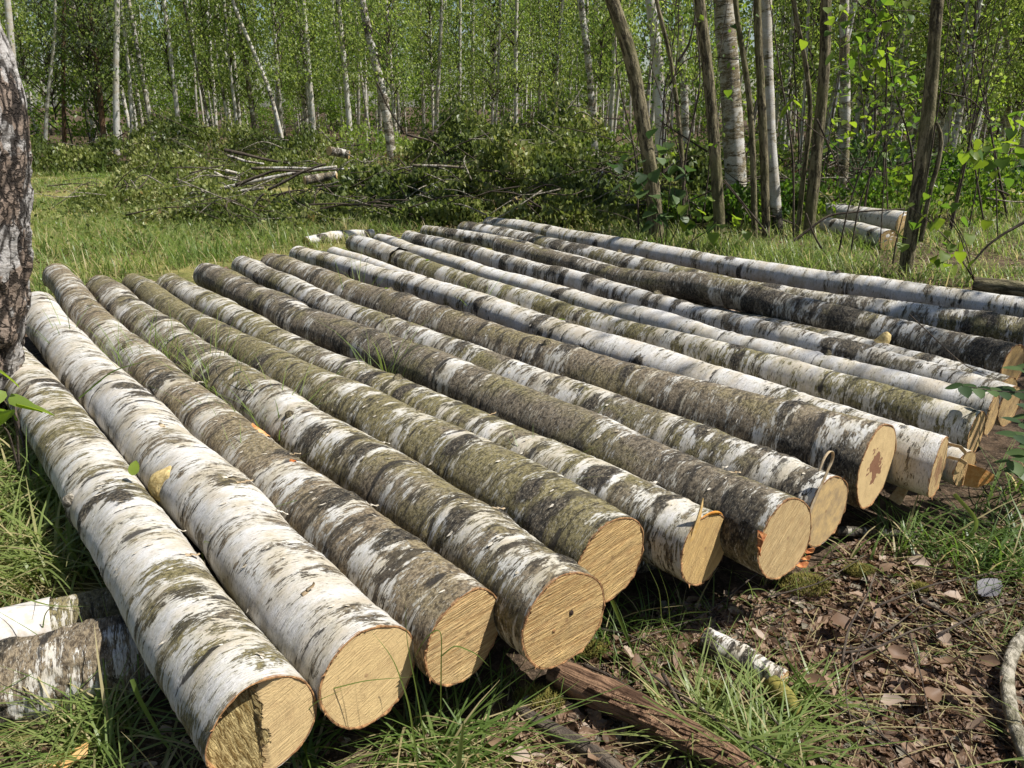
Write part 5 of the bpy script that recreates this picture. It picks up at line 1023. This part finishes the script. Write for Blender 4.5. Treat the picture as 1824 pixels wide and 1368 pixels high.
o = link('leaf_litter', litter('leaf_litter', P, .014 + .046 * g.random(len(P)) ** 2, M_DEAD, 63, .3, np.clip(.15 + .7 * fbm(np.c_[P[:, :2] * 5, P[:, :1] * 0], 4, 3) + g.normal(0, .22, len(P)), 0, 1))); kind(o, 'stuff', 'brown dead leaf litter in front of the right cut ends', 'leaf litter')
P = scatter([(-160, 1420), (900, 1420), (1100, 1180), (600, 1250), (200, 1050), (0, 760), (-160, 760)], 1600, 66, (3, .42), False); P[:, 2] += .006
o = link('leaf_litter', litter('leaf_litter', P, g.uniform(.015, .04, len(P)), M_DEAD, 67)); kind(o, 'stuff', 'dead leaves in the grass at the lower left', 'leaf litter')
P = scatter([(60, 540), (1800, 560), (1824, 380), (900, 372), (60, 330)], 2600, 68, (1.5, .5), True); P[:, 2] += .01
o = link('leaf_litter', litter('leaf_litter', P, g.uniform(.03, .08, len(P)), M_DEAD, 69)); kind(o, 'stuff', 'dead leaves scattered in the meadow grass', 'leaf litter')
# sawdust and fine crumbs under the cut ends
P = scatter([(950, 1230), (1180, 1090), (1450, 1010), (1560, 960), (1700, 960), (1700, 1340), (1100, 1340)], 5200, 71, (5, .42), False); P[:, 2] += g.uniform(0, .012, len(P))
o = link('wood_crumbs', leaf_cloud('wood_crumbs', P, g.uniform(.004, .014, len(P)), M_DEAD, 0, .5, g.uniform(.3, 1, len(P)), 72)); kind(o, 'stuff', 'wood crumbs and bits on the ground below the cut ends', 'crumbs')
P = scatter(POLY_L, 700, 75, (2.4, .36), False); g = np.random.default_rng(76); b = Bag()
for i, p in enumerate(P):
    a = g.random() * 6.283; l = g.uniform(.02, .11); d = np.array([math.cos(a), math.sin(a), g.normal(0, .12)]) * l; r = g.uniform(.0008, .0026); V, F, B = tube([p + [0, 0, .012], p + d * .5 + g.normal(0, .008, 3) + [0, 0, .022], p + d + [0, 0, .014]], [r, r, r * .6], 5, 4, 0, i, False); b.add(V, F, B)
o = link('fine_twigs', b.mesh('fine_twigs', M_TWIG)); kind(o, 'stuff', 'small broken twigs strewn over the leaf litter', 'twigs')
P = scatter(POLY_L, 260, 77, (3, .40), False); P[:, 2] += .02
o = link('bark_crumbs', litter('bark_crumbs', P, np.random.default_rng(3).uniform(.015, .05, len(P)), M_PALETWIG, 78, .3)); kind(o, 'stuff', 'pale bark scraps in the litter', 'bark scraps')
# large single dead leaves
DL = [make_mesh('dead_leaf', SHEETS[k][0], SHEETS[k][1], M_DEAD, {'lc': ('FACE', 'FLOAT', np.full(16, [.3, .5, .7, .9, .62, .45, .8, .95][k]))}) for k in range(8)]
big = [(1495, 1108, .075), (1450, 1215, .06), (1480, 1220, .05), (1640, 1000, .06), (1630, 1200, .05), (1600, 1165, .055), (1530, 1060, .05), (1120, 1165, .05), (1135, 1185, .06), (1180, 1215, .05), (1560, 1085, .045), (1680, 1130, .05), (1710, 1230, .05), (1660, 1240, .06), (1740, 1290, .05), (1590, 1250, .05), (1545, 1170, .05), (1760, 1180, .05), (880, 1315, .05), (930, 1345, .05), (1060, 1340, .05), (1210, 1180, .05), (1230, 1250, .05), (1350, 1130, .04), (1790, 1220, .04), (1400, 1060, .04), (1580, 1010, .05), (1700, 1060, .05), (1690, 1180, .06), (1330, 1250, .05)]
g = np.random.default_rng(15)
for i, (u, v, s) in enumerate(big):
    o = link('dead_leaf', DL[i % 8], None, at(u, v, .03)); o.rotation_euler = (g.normal(0, .35), g.normal(0, .35), g.random() * 6.28); s *= 1.15; o.scale = (s, s, s)
    tag(o, 'curled dry brown leaf lying on the litter before the right cut ends', 'dead leaf', 'large dry leaves on the litter')
me = make_mesh('dead_leaf', SHEETS[2][0] * .16, SHEETS[2][1], M_GREYDEAD, {'lc': ('FACE', 'FLOAT', np.full(16, .6))}); o = link('dead_leaf', me, None, at(1765, 1045, .05)); o.rotation_euler = (.25, -.2, .5); o.scale = (.62,) * 3; tag(o, 'large grey purple dead leaf shining near the right edge', 'dead leaf')
# fallen twigs
TWG = [([(1470, 1150), (1520, 1160), (1600, 1110), (1660, 1062)], 3), ([(1500, 1180), (1510, 1120), (1540, 1070), (1560, 1020)], 4), ([(1515, 1150), (1520, 1200), (1560, 1290), (1600, 1350)], 3), ([(1640, 1070), (1700, 1100), (1760, 1145), (1790, 1180)], 4), ([(1480, 1165), (1560, 1155), (1630, 1120), (1680, 1110)], 4), ([(1140, 1190), (1220, 1240), (1310, 1310), (1420, 1375)], 6), ([(1040, 1185), (1080, 1200), (1130, 1230)], 7), ([(1070, 1120), (1120, 1130), (1180, 1165)], 3.5), ([(1560, 1080), (1660, 1040), (1830, 1010)], 3), ([(1620, 1130), (1640, 1200), (1660, 1300)], 2.5), ([(1560, 1090), (1500, 1230), (1530, 1330)], 2.5), ([(1350, 1020), (1250, 1100), (1100, 1150)], 3), ([(1480, 1250), (1600, 1330), (1680, 1400)], 3), ([(1180, 1200), (1215, 1260), (1240, 1340)], 6), ([(1660, 900), (1740, 925), (1824, 945)], 3), ([(1670, 1130), (1770, 1080), (1840, 1060)], 3), ([(1360, 1065), (1460, 1040), (1540, 990)], 2.5), ([(20, 860), (60, 855), (100, 825), (136, 800)], 5), ([(30, 700), (36, 780), (34, 840)], 4), ([(1540, 1140), (1600, 1185), (1640, 1240)], 2.5), ([(1395, 1300), (1330, 1230), (1300, 1190)], 3)]
TWL = ['branching twig across the litter left of the grey leaf', 'upright forked twig in the middle of the litter', 'twig running down from the fork to the bottom right', 'dark twig below the grey leaf', 'long bent twig lying across the fork', 'long dark stick from the rotten log to the bottom edge', 'thick short stick above the rotten log', 'short twig below the olive log end', 'long thin twig just under the grey leaf', 'thin twig dropping through the pale dry leaves', 'bent twig right of the white birch piece', 'long twig under the scrappy cut end', 'twig in the bright grass at the bottom right', 'stubby stick between rotten log and white birch piece', 'twig in the shade below the leaflets', 'twig at the right edge beside the pale curved branch', 'twig in front of the curled cut end', 'short twig leaning onto the split log', 'dark stem below the leaves at the left edge', 'small twig right of the fork', 'twig beside the mossy bark fragment']
for i, (pix, wpx) in enumerate(TWG):
    zz = .042 if i not in (17, 18) else .06; P = np.array([at(u, v, zz + .012 * ((j + i) % 2)) for j, (u, v) in enumerate(pix)])
    if i == 17: P[-1] = on_log('A', .62, -.3, .015)[0]; P[-2] = on_log('A', .60, -1.0, .03)[0]
    d = np.linalg.norm(P.mean(0) - [0, 0, CAM_H]); r = max(wpx * d / FPX / 2, .0015); b = Bag(); V, F, B = tube(P, np.linspace(r * 1.1, r * .6, len(P)), 7 * len(P), 7, .2, i); b.add(V, F, B)
    o = link('twig', b.mesh('twig', M_TWIG)); tag(o, TWL[i], 'twig', 'dry twigs on the ground')
# moss cushions
for i, (u, v, r) in enumerate([(1432, 1045, .085), (1530, 1020, .05), (1640, 1052, .035), (960, 1250, .07), (1050, 1160, .05), (1280, 1235, .04)]):
    c = at(u, v, 0); g = np.random.default_rng(300 + i); n = 1500; a = g.random(n) * 6.283; q = np.sqrt(g.random(n)); x, y = q * np.cos(a) * r, q * np.sin(a) * r * .7; z = r * .30 * (1 - q ** 2) * (.6 + .8 * fbm(np.c_[x * 40, y * 40, 0 * x], i, 2))
    b = blades('moss', np.c_[c[0] + x, c[1] + y, z + .0], g.uniform(.008, .02, n), g.uniform(.0016, .003, n), M_MOSS, g.random(n), .6, i, .1); o = link('moss', b); kind(o, 'stuff', 'yellow green moss cushion on the litter', 'moss')

# broad leaves with a stalk, each leaf a part
def leaf_mesh(name, kindl, mat, lc):
    n = 7
    if kindl == 'heart': prof = [.06, .42, .50, .46, .34, .18, .0]; t = [0, .04, .2, .4, .62, .82, 1.]
    elif kindl == 'lance': prof = [.03, .12, .19, .20, .16, .09, .0]; t = [0, .15, .35, .55, .75, .9, 1.]
    else: prof = [.05, .22, .33, .34, .27, .15, .0]; t = [0, .1, .28, .48, .7, .87, 1.]
    V = []
    for p, x in zip(prof, t): V += [[x, -p, .10 * p - .12 * x * x], [x, 0, -.03 - .12 * x * x], [x, p, .10 * p - .12 * x * x]]
    i = np.arange(n - 1)[:, None] * 3; j = np.arange(2)[None]; Q = np.stack([i + j, i + j + 1, i + 4 + j, i + 3 + j], -1).reshape(-1, 4)
    return make_mesh(name, np.array(V), Q, mat, {'lc': ('FACE', 'FLOAT', np.full(len(Q), lc))})
LM = {}
for kd, mt in (('heart', M_FRESH), ('lance', M_FRESH), ('oval', M_FRESH), ('hcool', M_COOL), ('ocool', M_COOL)):
    LM[kd] = [leaf_mesh('leaf', {'hcool': 'heart', 'ocool': 'oval'}.get(kd, kd), mt, c) for c in (.15, .45, .75, 1.)]
def place_leaf(t, base, p, size, kd, g, droop=.5, az=None):
    o = link('leaf', LM[kd][g.integers(4)], t, p - base); a = g.random() * 6.283 if az is None else az + g.normal(0, .4)
    o.rotation_euler = (g.normal(0, .4), droop + g.normal(0, .35), a); o.scale = (size,) * 3
def leafy(label, stems, y, nleaf, size, kd, seed, spread=.06, r=.006, droop=.6, name='sapling', cat='sapling', tip=.35):
    g = np.random.default_rng(seed); base = at_y(*stems[0][0], y); t = thing(name, base, label, cat)
    for pix in stems:
        P = path(pix, y, False) + np.linspace(0, 1, len(pix))[:, None] * np.array([0, g.normal(0, .15), 0]); b = Bag(); V, F, B = tube(P - base, np.linspace(r, r * .4, len(P)), 8 * len(P), 6, .1, seed); b.add(V, F, B); link('stem', b.mesh('stem', M_TWIG), t)
        A, _, q = resample(P, np.ones(len(P)), 40)
        for k in range(nleaf):
            f = tip + (1 - tip) * g.random(); p = A[int(f * 39)] + g.normal(0, spread, 3) * [1, .8, 1]; place_leaf(t, base, p, size * g.uniform(.7, 1.2), kd, g, droop)
leafy('shrub with dark heart shaped leaves at the foot of the dark willow', [[(1180, 440), (1172, 380), (1140, 320), (1100, 290)], [(1185, 440), (1190, 360), (1195, 300), (1180, 250)], [(1190, 440), (1210, 400), (1200, 330), (1210, 290)]], 8.3, 15, .15, 'hcool', 1, .13)
leafy('young shoots with bright leaves below the grey brown stem', [[(1230, 445), (1240, 400), (1245, 360)], [(1290, 445), (1300, 420), (1310, 395)], [(1215, 440), (1260, 410), (1282, 380)]], 8.2, 8, .12, 'heart', 2, .10)
leafy('sapling with round pale leaves right of the right mossy trunk', [[(1735, 500), (1710, 440), (1660, 385), (1640, 370)], [(1735, 500), (1715, 420), (1690, 380), (1720, 365)], [(1740, 500), (1690, 450), (1680, 410)]], 6.6, 12, .10, 'heart', 3, .10, droop=.9)
leafy('drooping twig of leaves reaching in beside the right mossy trunk', [[(1830, 275), (1770, 272), (1720, 265), (1690, 255)]], 6.8, 20, .10, 'heart', 4, .10, .004, droop=.9, tip=.2)
leafy('branch with long willow leaves at the right edge', [[(1840, 225), (1800, 215), (1775, 212)], [(1840, 262), (1800, 258), (1765, 262)]], 6.5, 5, .17, 'lance', 5, .03, .003, droop=.2)
leafy('upper twig with backlit yellow green leaves between the mossy stems', [[(1600, 60), (1540, 55), (1480, 35), (1440, 45)], [(1590, 100), (1540, 80), (1500, 90)], [(1640, 20), (1560, 20), (1500, 10)]], 8.0, 26, .085, 'heart', 6, .12, .004, tip=.1)
leafy('twig with bright layered leaves in the gap between the mossy stems', [[(1640, 150), (1580, 125), (1520, 130), (1480, 120)], [(1640, 190), (1590, 160), (1530, 170)], [(1650, 120), (1570, 140), (1500, 115)]], 10.5, 34, .10, 'heart', 7, .16, .004, tip=.05)
leafy('twig with a bright tuft of narrow leaves by the speckled birch', [[(1440, 230), (1410, 195), (1395, 172)]], 8.2, 7, .16, 'lance', 8, .03, .003, tip=.8)
leafy('twig with bright narrow leaves in front of the leafy gap', [[(1530, 160), (1500, 130), (1470, 115)], [(1545, 110), (1545, 92), (1560, 84)]], 8.0, 6, .15, 'lance', 9, .06, .003, tip=.4)
leafy('leaf shoots around the middle of the leafy gap', [[(1560, 320), (1540, 260), (1500, 220), (1480, 200)], [(1600, 330), (1600, 260), (1570, 210)], [(1560, 300), (1600, 230), (1620, 200)]], 9.5, 26, .09, 'heart', 10, .17, .004)
leafy('leafy twig high on the left side of the stout birch', [[(1260, 60), (1310, 40), (1340, 52)], [(1270, 170), (1290, 165), (1300, 150)]], 9., 4, .11, 'heart', 11, .06, .003)
leafy('bright shoot of maple like leaves at the left edge', [[(34, 840), (30, 760), (12, 715), (-20, 690)], [(34, 840), (20, 760), (-10, 730)]], 2.35, 4, .10, 'heart', 12, .035, .004, droop=.5, tip=.75)
# the compound leaves in the right lower corner
g = np.random.default_rng(44)
def compound(label, pix, y, nl, size, seed, kd='ocool', z0=False):
    g = np.random.default_rng(seed); P = path(pix, y, False) + np.linspace(0, 1, len(pix))[:, None] * np.array([0, -.1, 0]); base = P[0].copy(); t = thing('rowan_shoot', base, label, 'sapling', 'leafy shoots at the right log ends')
    b = Bag(); V, F, B = tube(P - base, np.linspace(.004, .0015, len(P)), 8 * len(P), 5, .05, seed); b.add(V, F, B); link('stem', b.mesh('stem', M_TWIG), t)
    A, _, q = resample(P, np.ones(len(P)), 30); T = np.gradient(A, axis=0); T /= np.linalg.norm(T, axis=1)[:, None]
    for k in range(nl):
        i = int(6 + 23 * k / (nl - 1)); d = T[i]
        for s in (-1, 1):
            a = math.atan2(d[1], d[0]) + s * 1.15; o = link('leaf', LM[kd][g.integers(4)], t, A[i] - base); o.rotation_euler = (s * .2 + g.normal(0, .15), .15 + g.normal(0, .2), a); o.scale = (size * g.uniform(.8, 1.15),) * 3
for i, (lab, pix, y, nl, s) in enumerate([
 ('shoot with toothed leaflets hanging over the white shaded logs', [(1860, 700), (1770, 690), (1690, 672)], 2.9, 6, .075),
 ('shoot of dark leaflets at the right edge, uppermost', [(1880, 660), (1840, 640), (1795, 645)], 3.0, 4, .07),
 ('shoot of dark leaflets beside the olive topped cut end', [(1880, 700), (1840, 715), (1790, 735)], 2.75, 5, .065),
 ('shoot of dark leaflets right of the orange bark flap, upper one', [(1860, 830), (1830, 770), (1780, 755)], 2.6, 6, .07),
 ('shoot of dark leaflets right of the orange bark flap, lower one', [(1870, 900), (1820, 830), (1770, 800)], 2.6, 6, .07),
 ('shoot of dark leaflets low at the right edge', [(1880, 860), (1830, 820), (1800, 790)], 2.7, 5, .07)]):
    compound(lab, pix, y, nl, s, 700 + i)
# fresh leaf standing on the split log, twig in its shade
p, nn, T = on_log('A', .30, .45, .03)
o = link('fresh_leaf', LM['oval'][3], None, p); o.rotation_euler = (.5, -1.0, 1.3); o.scale = (.05,) * 3; tag(o, 'small fresh green leaf standing on top of the split log', 'leaf')
for k, f, th, s, lab in (('I', .62, .3, .05, 'small green leaf lying on the star hearted log'), ('L', .71, .2, .06, 'green leaf lying on the olive topped log'), ('K', .5, .5, .06, 'green leaf fragment resting on the slim white log'), ('J', .38, .4, .05, 'tiny green leaf on the smooth cream log')):
    p, nn, T = on_log(k, f, th, .008); o = link('fresh_leaf', LM['oval'][2], None, p); o.rotation_euler = (.2, .1, 2.2); o.scale = (s,) * 3; tag(o, lab, 'leaf')
